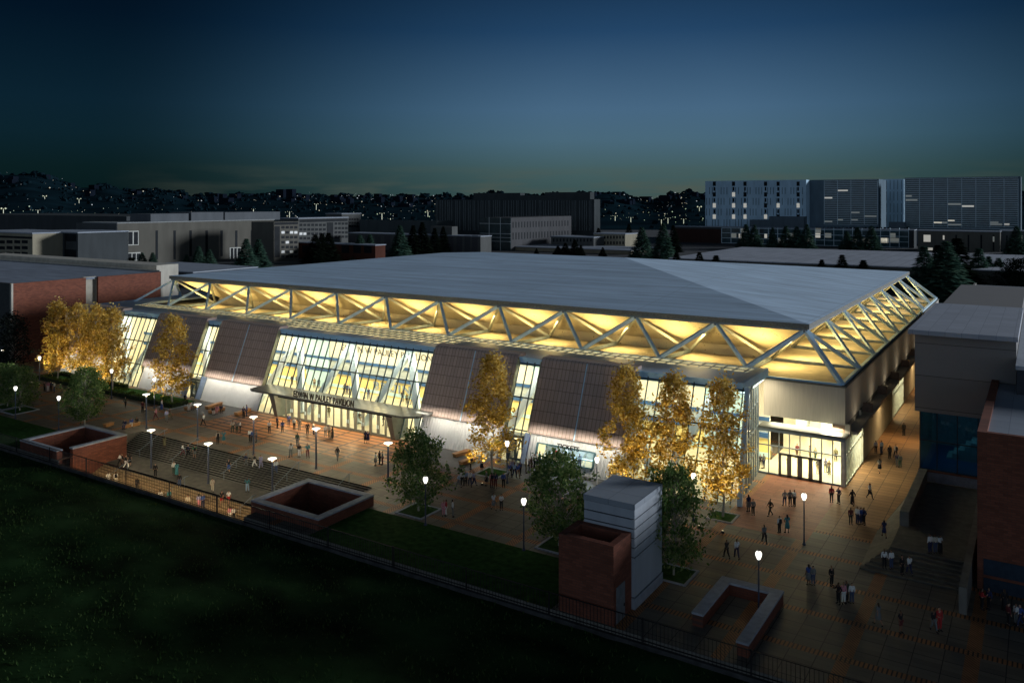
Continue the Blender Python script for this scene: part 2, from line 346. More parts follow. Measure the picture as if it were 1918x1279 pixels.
sheet('walkway', M['walk'], 6.1, -22.4, 13.2, 108, z=.006); sheet('walkway', M['walk'], -150, -20, -132.3, 60, z=.006)  # brown sheets carry the warm light as paver colour
for x0, y0, x1, y1 in ((-89, -26.2, -78.4, -20.3), (-41.5, -25.8, -33.0, -20.3), (-30, -25.5, -9, -20.3)): sheet('slate_paving', M['slate'], x0, y0, x1, y1, z=.008)
b = MB()                                                   # hill of rough grass in front of the fence
rnd = random.Random(4); nx, ny = 150, 60
for j in range(ny + 1):
    for i in range(nx + 1):
        x = -190 + 260 * i / nx; y = -50.35 - 60 * j / ny
        z = -.75 + .10 * noise.noise((x * .5, y * .5, 0)) + .5 * noise.noise((x * .06, y * .06, 3)) * min(1, j / 8) + .05 * rnd.random() * min(1, j)
        b.v.append((x, y, z))
for j in range(ny):
    for i in range(nx): a = j * (nx + 1) + i; b.f.append((a, a + nx + 1, a + nx + 2, a + 1))
M['rough'] = mat('rough_grass', (.016, .040, .012), .95, 0, .75, .16, (1, 1.6, 1), bump=.8, detail=12, spec=.05)
struct(b.build('grass_hill', M['rough'], smooth=True))
b = MB(); rnd = random.Random(8)                            # blades of that grass
for k in range(26000):
    x = rnd.uniform(-92, 24); y = rnd.uniform(-88, -50.5); w = .06; h = rnd.uniform(.12, .34); dx = rnd.uniform(-.15, .15); dy = rnd.uniform(-.15, .15)
    z = -.75 + .10 * noise.noise((x * .5, y * .5, 0)) + .5 * noise.noise((x * .06, y * .06, 3)) * min(1, (-50.35 - y) / 8)
    if noise.noise((x * .25, y * .25, 9)) < -.1: h *= .45
    a = rnd.uniform(0, 3.14); cx, cy = math.cos(a) * w, math.sin(a) * w
    b.poly(((x - cx, y - cy, z), (x + cx, y + cy, z), (x + dx, y + dy, z + h)))
tag(struct(b.build('grass_blades', leafmat('blade', (.018, .044, .012), (.034, .072, .02), (.07, .11, .035), .2)), kind='stuff'), 'rough dark grass on the slope in front of the iron fence', 'grass')

# steps down from the plaza to the landing, and on below
def flight(name, x0, x1, y0, z0, n, run, rise, m, floor, label):
    b = MB()
    for k in range(n): b.box(x0, y0 - run * (k + 1), floor, x1, y0 - run * k, z0 - rise * (k + 1))
    o = b.build(name, m); tag(o, label, 'steps'); return o
b = MB(); b.quad((-81.5, -40.7, -1.83), (-38.6, -40.7, -1.83), (-38.6, -40.1, -1.83), (-81.5, -40.1, -1.83)); b.quad((-78.1, -43.9, -1.83), (-43.9, -43.9, -1.83), (-43.9, -40.7, -1.83), (-78.1, -40.7, -1.83))
struct(b.build('landing', M['step']))
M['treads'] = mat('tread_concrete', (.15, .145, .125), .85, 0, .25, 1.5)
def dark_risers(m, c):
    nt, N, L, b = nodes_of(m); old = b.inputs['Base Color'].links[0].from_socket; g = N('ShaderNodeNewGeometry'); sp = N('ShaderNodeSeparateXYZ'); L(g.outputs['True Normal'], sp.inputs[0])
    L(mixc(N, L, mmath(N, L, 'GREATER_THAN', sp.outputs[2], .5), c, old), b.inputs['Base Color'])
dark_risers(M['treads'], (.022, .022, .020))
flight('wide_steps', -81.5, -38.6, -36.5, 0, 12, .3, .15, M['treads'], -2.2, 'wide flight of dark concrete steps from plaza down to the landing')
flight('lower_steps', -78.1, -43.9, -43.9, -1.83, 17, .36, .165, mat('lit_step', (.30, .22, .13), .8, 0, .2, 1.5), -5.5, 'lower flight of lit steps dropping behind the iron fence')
tag(MB().box(-81.8, -40.9, -3, -81.5, -36.5, .02).build('cheek_wall', M['step']), 'low concrete cheek wall closing the left end of the wide steps', 'wall')
tag(MB().box(-38.6, -40.6, -3, -38.3, -36.5, .02).build('cheek_wall', M['step']), 'low concrete cheek wall closing the right end of the wide steps', 'wall')
light('step_light', 'AREA', (-61, -49.7, -1.4), 950, (1, .74, .42), None, 32, .25, aim=(0, .75, -.45))  # assumed strip light on the lower flight, no fixture built

# brick light wells
def well(x0, y0, x1, y1, z, zb, label, gap=None, t=.68):
    r = thing('brick_well', ((x0 + x1) / 2, (y0 + y1) / 2, 0), label, 'wall', 'brick wells with pale copings')
    segs = [(x0, y1 - t, x1, y1), (x0, y0, x0 + t, y1 - t), (x1 - t, y0, x1, y1 - t)]
    if gap is None: segs.append((x0 + t, y0, x1 - t, y0 + t))
    elif gap == 'corner': segs[2] = (x1 - t, y0 + 1.7, x1, y1 - t); segs.append((x0 + t, y0, x1 - .6, y0 + t))
    elif gap == 'front': segs[1] = (x0, y0 + 2.3, x0 + t, y1 - t)
    c = MB()
    for a in segs:
        MB().box(a[0], a[1], zb, a[2], a[3], z - .16).build('brick_wall', M['brick'] if a[2] - a[0] > a[3] - a[1] else M['brickY'], r); c.box(a[0] - .05, a[1] - .05, z - .16, a[2] + .05, a[3] + .05, z)
    c.build('coping', M['cap'], r); return r
well(-87.4, -49.95, -78.1, -40.95, 1.15, -5.4, 'open brick well with grey coping at the left end of the wide steps', 'corner')
well(-44.5, -48.6, -34.8, -40.6, 1.15, -5.4, 'closed square brick well with grey coping at the right end of the wide steps')
well(2.5, -48.8, 7.45, -39.4, 1.05, -.02, 'three-sided brick enclosure with thick coping in the dark right foreground', 'front', .82)
sheet('well_floor', M['asphalt'], -87, -50, -78.3, -41, z=-5.3); sheet('well_floor', M['asphalt'], -44.3, -48.4, -35, -40.8, z=-5.3)

# fence on its kerb
def fence():
    r = thing('iron_fence', (-40, -50.15, -.5), 'long black iron railing on a grey kerb along the foot of the plaza', 'fence')
    b = MB(); b.box(-150, -50.35, -6, 40, -50.0, -.42); b.build('kerb', mat('kerb_stone', (.055, .055, .055), .9, 0, .35, 1.2, spec=.1), r)
    for a, c in ((-150, -78.1), (-43.9, 40)): struct(MB().box(a, -50.06, -1, c, -49.99, -.002).build('plaza_edge', M['conc_dk']))
    b = MB(); b.box(-150, -50.2, 1.32, 40, -50.12, 1.38); b.box(-150, -50.19, -.24, 40, -50.13, -.19)
    b.build('rail', M['black'], r)
    b = MB(); x = -112.0
    while x < 30: b.box(x, -50.175, -.42, x + .035, -50.145, 1.34); x += .30
    o = b.build('baluster', M['black'], r); o['kind'] = 'stuff'
    for k in range(-112, 30, 8): MB().box(k, -50.2, -.42, k + .09, -50.11, 1.45).build('post', M['black'], r)
fence()

# lift tower and brick stair head
def tower():
    r = thing('lift_tower', (-4.4, -43.8, 0), 'grey metal clad lift tower with dark horizontal slots beside the brick stair head', 'tower')
    m = mat('tower_cladding', (.40, .43, .47), .5, 0, .10, .7, (1, 1, .2)); x0, y0, x1, y1 = -6.66, -46.6, -2.2, -41.0
    b = MB(); z = .95
    for top in (4.1, 4.85, 5.6, 6.35, 7.1, 7.85 + .05): b.box(x0, y0, z, x1, y1, top - .1); z = top
    b.build('cladding', m, r)
    MB().box(x0 + .12, y0 + .12, .5, x1 - .12, y1 - .12, 7.9).build('core', M['black'], r)
    MB().box(x0 - .06, y0 - .06, 0, x1 + .06, y1 + .06, .85).build('plinth', M['cap'], r)
    MB().box(x0 - .05, y0 - .05, 7.84, x1 + .05, y1 + .05, 8.28).build('roof', tiled('tower_roof', (.30, .33, .37), (.16, .18, .2), 2.25, 2.8, .05, ('X', 'Y'), .5, .2), r)
    r = thing('stair_head', (-4.8, -48, 0), 'open topped dark brick stair head with a grey door in front of the lift tower', 'building')
    x0, y0, x1, y1, z = -7.2, -49.9, -2.45, -46.65, 6.05; t = .55
    for q, m in (((x0, y0, -.5, x1, y0 + t, z), 'brick'), ((x0, y1 - t, -.5, x1, y1, z), 'brick'), ((x0, y0 + t, -.5, x0 + t, y1 - t, z), 'brickY'), ((x1 - t, y0 + t, -.5, x1, y1 - t, z), 'brickY')): MB().box(*q).build('brick_wall', M[m], r)
    d = MB().box(x1 - .02, y0 + .45, -.3, x1 + .05, y0 + 1.95, 2.75).build('door', mat('grey_door', (.22, .24, .26), .5, .3), r)
    MB().box(x1 + .05, y0 + 1.7, .9, x1 + .10, y0 + 1.8, 1.1).build('handle', M['black'], d)
tower()

# raised terrace with steps, low walls
def terrace():
    r = thing('terrace', (16, -17, 0), 'raised paved terrace with broad steps beside the dark brick building', 'terrace')
    b = MB(); b.hexa(((11.4, -19.3, 0), (13.3, -25.1, 0), (13.3, -5, 0), (13.2, -5, 0), (11.4, -19.3, .01), (13.3, -25.1, .9), (13.3, -5, .9), (13.2, -5, .9)))
    b.hexa(((11.4, -29.3, -.02), (13.3, -25.1, -.02), (13.3, -19.2, -.02), (11.3, -19.2, -.02), (11.4, -29.3, .01), (13.3, -25.1, .89), (13.3, -19.2, .89), (11.3, -19.2, .01)))
    b.box(13.3, -25.1, 0, 19.6, -3.8, .9); b.build('platform', M['step'], r)
    for k in range(6):
        x0 = 11.4 + 1.9 * k / 6; MB().box(x0, -29.3 + .7 * k, 0, 19.4, -29.3 + .7 * (k + 1), .9 * (k + 1) / 7).build('tread', M['step'], r)
    m = mat('low_wall_concrete', (.15, .15, .13), .9, 0, .2, 1, bump=.1)
    w = MB().box(13.3, -19.2, 0, 14.1, -3.9, 2.3).build('low_wall', m); tag(w, 'low thick concrete wall between the lit walkway and the terrace', 'wall')
    w = MB().box(19.4, -33.6, 0, 19.95, -4.0, 2.1).build('low_wall', M['conc_dk']); tag(w, 'long dark concrete wall between terrace steps and brick building', 'wall')
terrace()

# neighbours on the right
def right_blocks():
    r = thing('grey_block', (20, 10, 0), 'large plain grey block with overhanging pale roof and a glazed ground floor at right', 'building')
    m = tiled('grey_panels', (.20, .19, .185), (.05, .045, .04), 14, 3.6, .06, ('X', 'Z'), .85, .10, off=(12.8, 1.9), bump=.2)
    MB().box(12.85, -4.0, 8.7, 22.6, 60, 17.5).build('upper_wall', m, r)
    MB().box(12.35, -5.8, 17.5, 22.8, 23, 18.0).build('roof', tiled('grey_roof', (.34, .36, .41), (.22, .24, .28), 1.6, 2.6, .05, ('X', 'Y'), .7, .14, bump=.05), r)
    MB().box(13.2, -3.7, .9, 26, -3.4, 2.0).build('base_wall', mat('base_wall_paint', (.16, .17, .21), .9), r)
    MB().box(13.2, -3.78, 2.0, 26, -3.3, 2.22).build('sill', M['brick'], r)
    MB().box(13.4, -3.55, 2.2, 26, -3.5, 8.7).build('glass_wall', M['glass_b'], r); MB().box(13.35, -3.5, 2.2, 13.4, 30, 8.7).build('glass_wall', M['glass_b'], r)
    for x in (13.3, 15.0, 17.0, 19.0, 21.0, 23.0): MB().box(x, -3.66, 2.2, x + .09, -3.4, 8.7).build('mullion', M['black'], r)
    MB().box(13.3, -3.66, 5.4, 26, -3.45, 5.5).build('mullion', M['black'], r)
    MB().box(13.4, -3.5, 1.9, 26, 30, 2.2).build('floor', M['int_blue'], r)
    light('hall_lamp', 'AREA', (19, 1.5, 8.4), 70, (.55, .85, 1), r, 9, 5, aim=(0, 0, -1))  # assumed inner lamp, lifts the dim hall behind the glass
    MB().box(13.4, 8.0, 2.2, 26, 8.3, 8.7).build('inner_wall', mat('dim_inner_wall', (.16, .26, .30), .8), r)
    b = MB()
    for k in range(10): b.box(15.5 + .62 * k, 2, 2.2, 16.2 + .62 * k, 5, 2.4 + .5 * k)
    b.build('inner_stair', M['int_grey'], r)
    r = thing('side_block', (24, 10, 0), 'dark lower block just behind the brick building at the right edge', 'building')
    MB().box(22.75, -9, 0, 40, 40, 15.2).build('wall', mat('dark_paint', (.035, .04, .05), .85), r); MB().box(22.65, -9.1, 15.2, 40, 40, 15.6).build('roof_edge', M['cap'], r)
    r = thing('far_grey_block', (25, 60, 0), 'grey flat roofed block with a teal rooftop glass pane behind the grey block', 'building')
    MB().box(14.4, 42, 0, 60, 78, 15.4).build('wall', M['conc_dk'], r); MB().box(14.0, 41.5, 15.4, 60, 78.4, 16.0).build('roof', tiled('grey_roof_far', (.21, .225, .25), (.15, .16, .18), 2.4, 3, .05, ('X', 'Y'), .7, .14, bump=.05), r)
    MB().box(13.8, 41.5, 16.0, 14.15, 78.4, 16.35).build('parapet', M['conc_dk'], r)
    MB().box(18.3, 44, 16.02, 40, 73, 16.12).build('roof_glass', mat('teal_glass', (.03, .16, .16), .15, 0, .15, .3), r)
    r = thing('brick_block', (28, -15, 0), 'dark red brick building with pale roof and bands of windows at the right edge', 'building')
    x0, y0, y1, z = 20.35, -28, 2.0, 12.7
    MB().box(x0, y0, -.2, 48, y0 + .5, z + .35).build('front_wall', M['brick'], r); MB().box(x0, y0 + .5, -.2, x0 + .7, y1, z + .35).build('side_wall', M['brickY'], r)
    MB().box(x0 + .7, y1 - .5, 0, 48, y1, z + .35).build('back_wall', M['brick'], r)
    MB().box(x0 + .7, y0 + .5, z - .5, 48, y1 - .5, z).build('roof', tiled('pale_roof', (.28, .31, .36), (.19, .21, .25), 1.5, 2.4, .05, ('X', 'Y'), .7, .12, bump=.05), r)
    for za, zb in ((-.1, 1.05), (1.3, 2.6)): MB().box(20.8, y0 - .04, za, 40, y0 + .02, zb).build('window', mat('dim_window', (.03, .045, .065), .15), r)
right_blocks()

# brick building on the left
def left_block():
    X = -146.5; zt = zat(520, (X, -6)); 
    r = thing('brick_hall', (-160, -4, 0), 'long dark red brick hall with flat grey roof and a pale pier at left', 'building')
    y0, y1 = atx(22, 533, X).y, atx(304, 508, X).y; pa, pb = atx(161, 520, X).y, atx(184, 519, X).y
    zt = 16.0
    MB().box(X - .6, y0 + .25, 0, X, pa, zt).build('brick_wall', M['brickY'], r); MB().box(X - .6, pb, 0, X, y1 - .4, zt).build('brick_wall', M['brickY'], r)
    MB().box(X - 1.5, pa, 0, X - .9, pb, zt + .1).build('pier', mat('pale_stone', (.34, .31, .25), .85, 0, .1, 1), r); MB().box(X - 2, pa - .3, 0, X - .62, pa, zt).box(X - 2, pb, 0, X - .62, pb + .3, zt).build('pier_return', M['conc'], r)
    MB().box(X - .5, y0 - .1, 0, X + .05, y0 + .25, zt + .05).build('corner_trim', M['conc'], r); MB().box(X - .5, y1 - .4, 0, X + .06, y1, zt + .1).build('corner_trim', M['conc'], r)
    MB().box(X - 90, y0 + .1, 0, X - .7, y0 + .6, zt).build('front_wall', mat('dark_front', (.05, .055, .055), .9), r); MB().box(X - 20, y0 - .05, 1, X - 6, y0 + .06, 9).build('window', M['black'], r)
    MB().box(X - 90, y0 + .6, zt - .4, X - .55, y1 - .3, zt - .02).build('roof', mat('grey_membrane', (.19, .22, .27), .85, 0, .22, .35, (.4, 1.6, 1)), r)
    MB().box(X - 90, y1 - .3, 0, X - .6, y1, zt + .35).build('back_parapet', M['conc'], r)
    MB().box(X - 90, y1 + 4, 0, X - 8, y1 + 10, zt + .9).build('roof_ledge', M['conc'], r)
left_block()
# ------------------------------------------------------------------ the arena
S = 11.4; SL = .408; NO = Vector((0, -.926, .378))          # slope of the leaning front and its outward normal
def F(x, z, off=0.0): return Vector((x, -20.2 + SL * z, z)) + NO * off
ARENA = thing('sports_arena', (-62, 30, 0), 'huge low arena with pale hipped roof, lit steel truss and leaning glass and terracotta front', 'arena')
A = ARENA
def part(mb, name, m, parent=None, **k): return mb.build(name, m, parent or A, **k)
PANELS = [(-131.6, -118.2), (-107.2, -94.2), (-90.4, -76.7), (-45.6, -32.2), (-28.6, -15.8)]
GLASS = [(-118.2, -107.2), (-94.2, -90.4), (-76.7, -45.6), (-32.2, -28.6), (-15.8, -2.9)]
def fascia_roof():
    conc = mat('roof_membrane', (.52, .66, .80), .8, 0, .20, 1.0, (.045, .55, 1), .05, detail=8)
    x0, x1, y0, y1, z0, z1 = -126.1, .65, -.65, 91.9, 17.0, 21.0; ra, rb = (-45.6, 45.6, z1), (-79.8, 45.6, z1)
    nt, N, L, bs = nodes_of(conc); old = bs.inputs['Base Color'].links[0].from_socket
    tc = N('ShaderNodeTexCoord'); sp = N('ShaderNodeSeparateXYZ'); L(tc.outputs['Object'], sp.inputs[0])
    seam = mmath(N, L, 'MAXIMUM', mmath(N, L, 'MULTIPLY', lines(N, L, sp.outputs[1], 3.05, .14), .30), mmath(N, L, 'MULTIPLY', lines(N, L, sp.outputs[0], 22.8, .2), .25))
    mp2 = N('ShaderNodeMapping'); mp2.inputs['Scale'].default_value = (.12, .9, 1); L(tc.outputs['Object'], mp2.inputs[0])
    st = N('ShaderNodeMapRange'); L(noisy(N, L, mp2.outputs[0], 1.3, 8), st.inputs[0]); st.inputs[1].default_value = .56; st.inputs[2].default_value = .72; st.inputs[4].default_value = .38
    L(mixc(N, L, mmath(N, L, 'MAXIMUM', seam, st.outputs[0]), old, (.22, .27, .33)), bs.inputs['Base Color'])
    b = MB(); a, c, d, e = (x0, y0, z0), (x1, y0, z0), (x1, y1, z0), (x0, y1, z0)
    b.quad(a, c, ra, rb); b.poly((c, d, ra)); b.quad(d, e, rb, ra); b.poly((e, a, rb)); part(b, 'roof', conc)
    m = mat('pitted_concrete', (.20, .20, .185), .9, 0, .35, 3, (1, 1, 3), .3)
    b = MB(); t = .7
    b.box(x0, y0, 16.36, x1, y0 + t, 16.995); b.box(x0, y1 - t, 16.36, x1, y1, 16.995); b.box(x1 - t, y0 + t, 16.36, x1, y1 - t, 16.995); b.box(x0, y0 + t, 16.36, x0 + t, y1 - t, 16.995)
    part(b, 'roof_edge', m)
    b = MB(); b.box(x0 + .3, y0 + .25, 16.08, x1 - .3, y0 + .6, 16.36); b.box(x1 - .6, y0 + .6, 16.08, x1 - .25, y1 - .6, 16.36); part(b, 'edge_beam', M['steel_dk'])
    # soffit walls: raw concrete sloping in from the roof edge down to the deck
    sm = bpy.data.materials.new('soffit_concrete'); sm.use_nodes = True; nt, N, L, bs = nodes_of(sm)
    tc = N('ShaderNodeTexCoord'); vo = N('ShaderNodeTexVoronoi'); vo.inputs['Scale'].default_value = 2.1; L(tc.outputs['Object'], vo.inputs[0])
    nz = noisy(N, L, tc.outputs['Object'], .8, 5); pit = mmath(N, L, 'LESS_THAN', vo.outputs['Distance'], mmath(N, L, 'MULTIPLY', mmath(N, L, 'SUBTRACT', nz, .38), .9))
    L(mixc(N, L, pit, mixc(N, L, nz, (.42, .36, .24), (.62, .55, .38)), (.16, .12, .06)), bs.inputs['Base Color']); bs.inputs['Roughness'].default_value = .9
    M['soffit'] = sm
    b = MB()
    def run(p, q, n):     # p, q on the roof edge line, n inward
        p, q, n = Vector(p), Vector(q), Vector(n); o = lambda v, d, z: (v + n * d) + Vector((0, 0, z))
        d = (q - p).normalized()
        b.quad(o(p + d * .5, .5, 16.1), o(q - d * .5, .5, 16.1), o(q - d * 6.2, 6.2, 12.3), o(p + d * 6.2, 6.2, 12.3))
        b.quad(o(p + d * 6.2, 6.2, 12.3), o(q - d * 6.2, 6.2, 12.3), o(q - d * 6.2, 6.2, 10.8), o(p + d * 6.2, 6.2, 10.8))
    X, Y = -S * 11, S * 8
    run((X, 0, 0), (0, 0, 0), (0, 1, 0)); run((0, 0, 0), (0, Y, 0), (-1, 0, 0)); run((X, Y, 0), (X, 0, 0), (1, 0, 0)); run((0, Y, 0), (X, Y, 0), (0, -1, 0))
    part(b, 'soffit_wall', sm)
    part(MB().box(-131.0, -5.4, 10.45, 5.75, 97, 10.9), 'deck', mat('deck_concrete', (.46, .40, .28), .85, 0, .18, .8, (1, 1, 1), .1))
fascia_roof()
def trusses():
    T = lambda i: Vector((-S * i, 0, 16.15)); Rr = lambda j: Vector((0, S * j, 16.15))
    D = 5.4; zo, zr, zi = 11.85, 11.0, 11.1
    cn = Vector((D, -D, zr)); ci = Vector((-5.7, 5.7, zi)); lc = Vector((-S * 11 - D, -D, zo))
    def br(name, p, q, w, m):
        o = MB().bar(p, q, w, w).build(name, m, A); return o
    Bf = lambda i: Vector((-S * (i + .5), -D, zo)); If = lambda i: Vector((-S * (i + .5), 5.7, zi))
    Br = lambda j: Vector((D, S * (j + .5), zr)); Ir = lambda j: Vector((-5.7, S * (j + .5), zi))
    for i in range(12):
        if i < 11: br('brace', T(i), Bf(i), .46, M['steel']); br('inner_brace', T(i), If(i), .34, M['steel_in'])
        if i > 0: br('brace', T(i), Bf(i - 1), .38, M['steel']); br('inner_brace', T(i), If(i - 1), .34, M['steel_in'])
    for j in range(9):
        if j < 8: br('brace', Rr(j), Br(j), .44, M['steel']); br('inner_brace', Rr(j), Ir(j), .34, M['steel_in'])
        if j > 0: br('brace', Rr(j), Br(j - 1), .36, M['steel'])
    br('brace', T(0), cn, .5, M['steel']); br('brace', T(11), lc, .4, M['steel']); br('brace', T(11), Vector((-S * 11 - D, 5.7, zo)), .36, M['steel'])
    br('brace', Rr(8), Vector((D, S * 8 + D, zr)), .5, M['steel'])
    br('bottom_chord', cn, Vector((D, S * 8 + D, zr)), .42, M['steel']); br('bottom_chord', Vector((D, -D - .1, zr - .1)), Vector((-4.2, -D - .1, zr - .1)), .42, M['fascia'])
    for j in range(8): br('deck_beam', Br(j) - Vector((.2, 0, 0)), Ir(j) + Vector((-.2, 0, 0)), .42, M['steel_dk'])
    for i in range(11): br('deck_beam', Bf(i) + Vector((0, 1.0, -.35)), If(i), .42, M['steel_dk'])
    for i in range(12): MB().box(T(i).x - .35, -.45, 15.9, T(i).x + .35, .25, 16.36).build('node_plate', M['steel_dk'], A)
    fx = mat('fixture_paint', (.1, .1, .1), .5, .3)
    for i in range(11):                                   # assumed floodlights on the deck wash the raw concrete
        x = -S * (i + .5) - .9; f = MB().box(x - .3, .2, 10.9, x + .3, .7, 11.2).build('floodlight', fx, A)
        light('flood_lamp', 'SPOT', (x, .9, 11.5), 2900, AMBER, A, spot=150, aim=(0, .32, 1), radius=.25)
    for j in range(8):
        y = S * (j + .5) + .6; f = MB().box(-.7, y - .3, 10.9, -.2, y + .3, 11.2).build('floodlight', fx, A)
        light('flood_lamp', 'SPOT', (-.9, y, 11.5), 2700, AMBER, A, spot=150, aim=(-.32, 0, 1), radius=.25)
        light('deck_lamp', 'AREA', (-2.0, y + 2.2, 14.2), 760, AMBER, A, .6, 3, aim=(.25, 0, -1))  # added fill light without a fixture, turned so it stays unseen
    for i in range(11): light('deck_lamp', 'AREA', (-S * (i + .5) + 2.5, 2.0, 14.2), 650, AMBER, A, 3, .6, aim=(0, -.25, -1))  # added unseen fills along the front, evening out soffit and deck
trusses()
def frosted():
    m = bpy.data.materials.new('frosted_glass'); m.use_nodes = True; nt = m.node_tree; nt.nodes.clear(); N = nt.nodes.new; L = nt.links.new
    o = N('ShaderNodeOutputMaterial'); t = N('ShaderNodeBsdfTransparent'); d = N('ShaderNodeBsdfTranslucent'); mx = N('ShaderNodeMixShader'); d.inputs[0].default_value = (.95, .97, .95, 1)
    tc = N('ShaderNodeTexCoord'); f = mmath(N, L, 'ADD', mmath(N, L, 'MULTIPLY', noisy(N, L, tc.outputs['Object'], .25, 3), .5), .45)
    L(f, mx.inputs[0]); L(t.outputs[0], mx.inputs[1]); L(d.outputs[0], mx.inputs[2]); L(mx.outputs[0], o.inputs[0]); return m
def concourse():
    x0, x1 = -132.0, -3.4
    b = MB(); z0, z1 = 11.55, 11.98
    sk = [(-125, -81, -9.2), (-81, -45.5, -12.9), (-45.5, -4.4, -9.2)]
    b.box(x0, -15.3, z0, -125, -5.6, z1); b.box(-4.4, -15.3, z0, x1, -5.6, z1); b.box(-125, -6.1, z0, -4.4, -5.6, z1)
    for a, c, y in sk: b.box(a, -15.3, z0, c, y, z1)
    b.box(x0, -5.6, z0, -126.5, 60, z1)
    part(b, 'concourse_roof', M['metalroof'])
    b = MB(); b.box(x0, -15.62, 11.05, x1 + .4, -15.3, 12.05); b.box(x1, -15.3, 11.05, x1 + .4, -5.6, 12.05); b.box(x0 - .3, -15.3, 11.05, x0, 60, 12.05); part(b, 'eave', M['fascia'])
    part(MB().bar((-3.2, -15.3, 10.95), (-3.6, -5.4, 10.95), .5, .5), 'eave_beam', M['steel'])
    g, fr = MB(), MB()
    for a, c, y in sk:
        g.quad((a, y, 11.86), (c, y, 11.86), (c, -6.1, 11.86), (a, -6.1, 11.86)); x = a + .7
        while x < c: fr.box(x, y, 11.72, x + .10, -6.1, 11.99); x += 1.42
        fr.box(a, -7.7, 11.74, c, -7.62, 11.97)
        if y < -10: fr.box(a, -9.4, 11.74, c, -9.32, 11.97); fr.box(a, -11.1, 11.74, c, -11.02, 11.97)
    s = part(g, 'skylight', frosted()); fr.build('glazing_bars', M['steel_dk'], s)
    for k, (a, c) in enumerate(PANELS): terracotta(a, c, k)
    for k, (a, c) in enumerate(GLASS): curtain(a, c, k)
    # inside of the lobby
    yb = -2.4
    part(MB().box(x0, -20.1, .01, -3.57, yb, .05), 'lobby_floor', M['int_floor'])
    part(MB().box(x0, yb, 0, -3.7, yb + .2, 2.55), 'lobby_wall', M['int_yel'])
    part(MB().box(x0, yb, 2.55, -3.7, yb + .2, 11.0), 'lobby_wall', M['int_wall'])
    for za, zb, o_ in ((2.75, 3.35, .35), (4.85, 5.3, .3)): part(MB().box(x0, yb - o_, za, -3.7, yb, zb), 'blue_band', M['int_blue'])
    part(MB().box(x0, yb - .06, 3.35, -3.7, yb, 4.85), 'grey_band', M['int_grey']); part(MB().box(x0, yb - .05, .3, -3.7, yb, .85), 'pale_band', M['int_pale'])
    for a in (-104, -84.5, -38, -12): part(MB().box(a, yb - .25, .05, a + 5.4, yb - .05, 10.8), 'pale_bay', M['int_pale'])
    part(MB().box(x0 + .1, -19, 0, x0 + .4, yb, 11), 'end_wall', M['int_wall'])
    # white braces behind the glass: a zigzag along the front
    for i in range(11):
        ap = F(-S * (i + .5) - 1.0, 11.7, -2.6)
        for sg in ((-1, 1) if i else (-1,)): part(MB().bar(ap, F(-S * (i + .5) - 1.0 + sg * 5.0, 1.08, -2.6), .95, .6, up=NO), 'leaning_column', M['brace'])
    for i in range(5): light('lobby_lamp', 'AREA', (-120 + 26.5 * i, -9.0, 10.9), 4300 if i < 4 else 3400, INT, A, 24, 5, aim=(0, 0, -1)); light('glass_lamp', 'AREA', (-120 + 26.5 * i, -15.2, 11.0), 900 if i < 4 else 700, (1, .93, .76), A, 25, .3, aim=(0, .06, -1))  # strip along the glass is an added, unseen fill for the braces
    light('lobby_lamp', 'AREA', (-8.5, -9, 10.9), 700, INT, A, 8, 5, aim=(0, 0, -1))
    # end glass of the concourse
    p, q = Vector((-2.15, -20.1, 0)), Vector((-3.6, -7.9, 0)); d = q - p
    t1 = (-15.4 + 20.1) / 12.2; tp = p + d * t1 + Vector((0, 0, 11.3))
    g = part(MB().poly((p, q, q + Vector((0, 0, 11.2)), tp)), 'end_glazing', M['glass'])
    b = MB()
    for k in range(9):
        t = k / 8; bt = p + d * t; zt = min(11.2, (bt.y + 20.2) / SL); b.bar(bt, bt + Vector((0, 0, max(zt, .3))), .16, .3)
    for z in (2.9, 5.6, 8.4): t = max(0, (SL * z) / 12.2); b.bar(p + d * t + Vector((0, 0, z)), q + Vector((0, 0, z)), .12, .14)
    b.build('mullion', M['steel_dk'], g); part(MB().bar(p + Vector((.15, -.1, 0)), tp + Vector((.15, -.1, .3)), .5, .7), 'corner_fin', M['steel'])
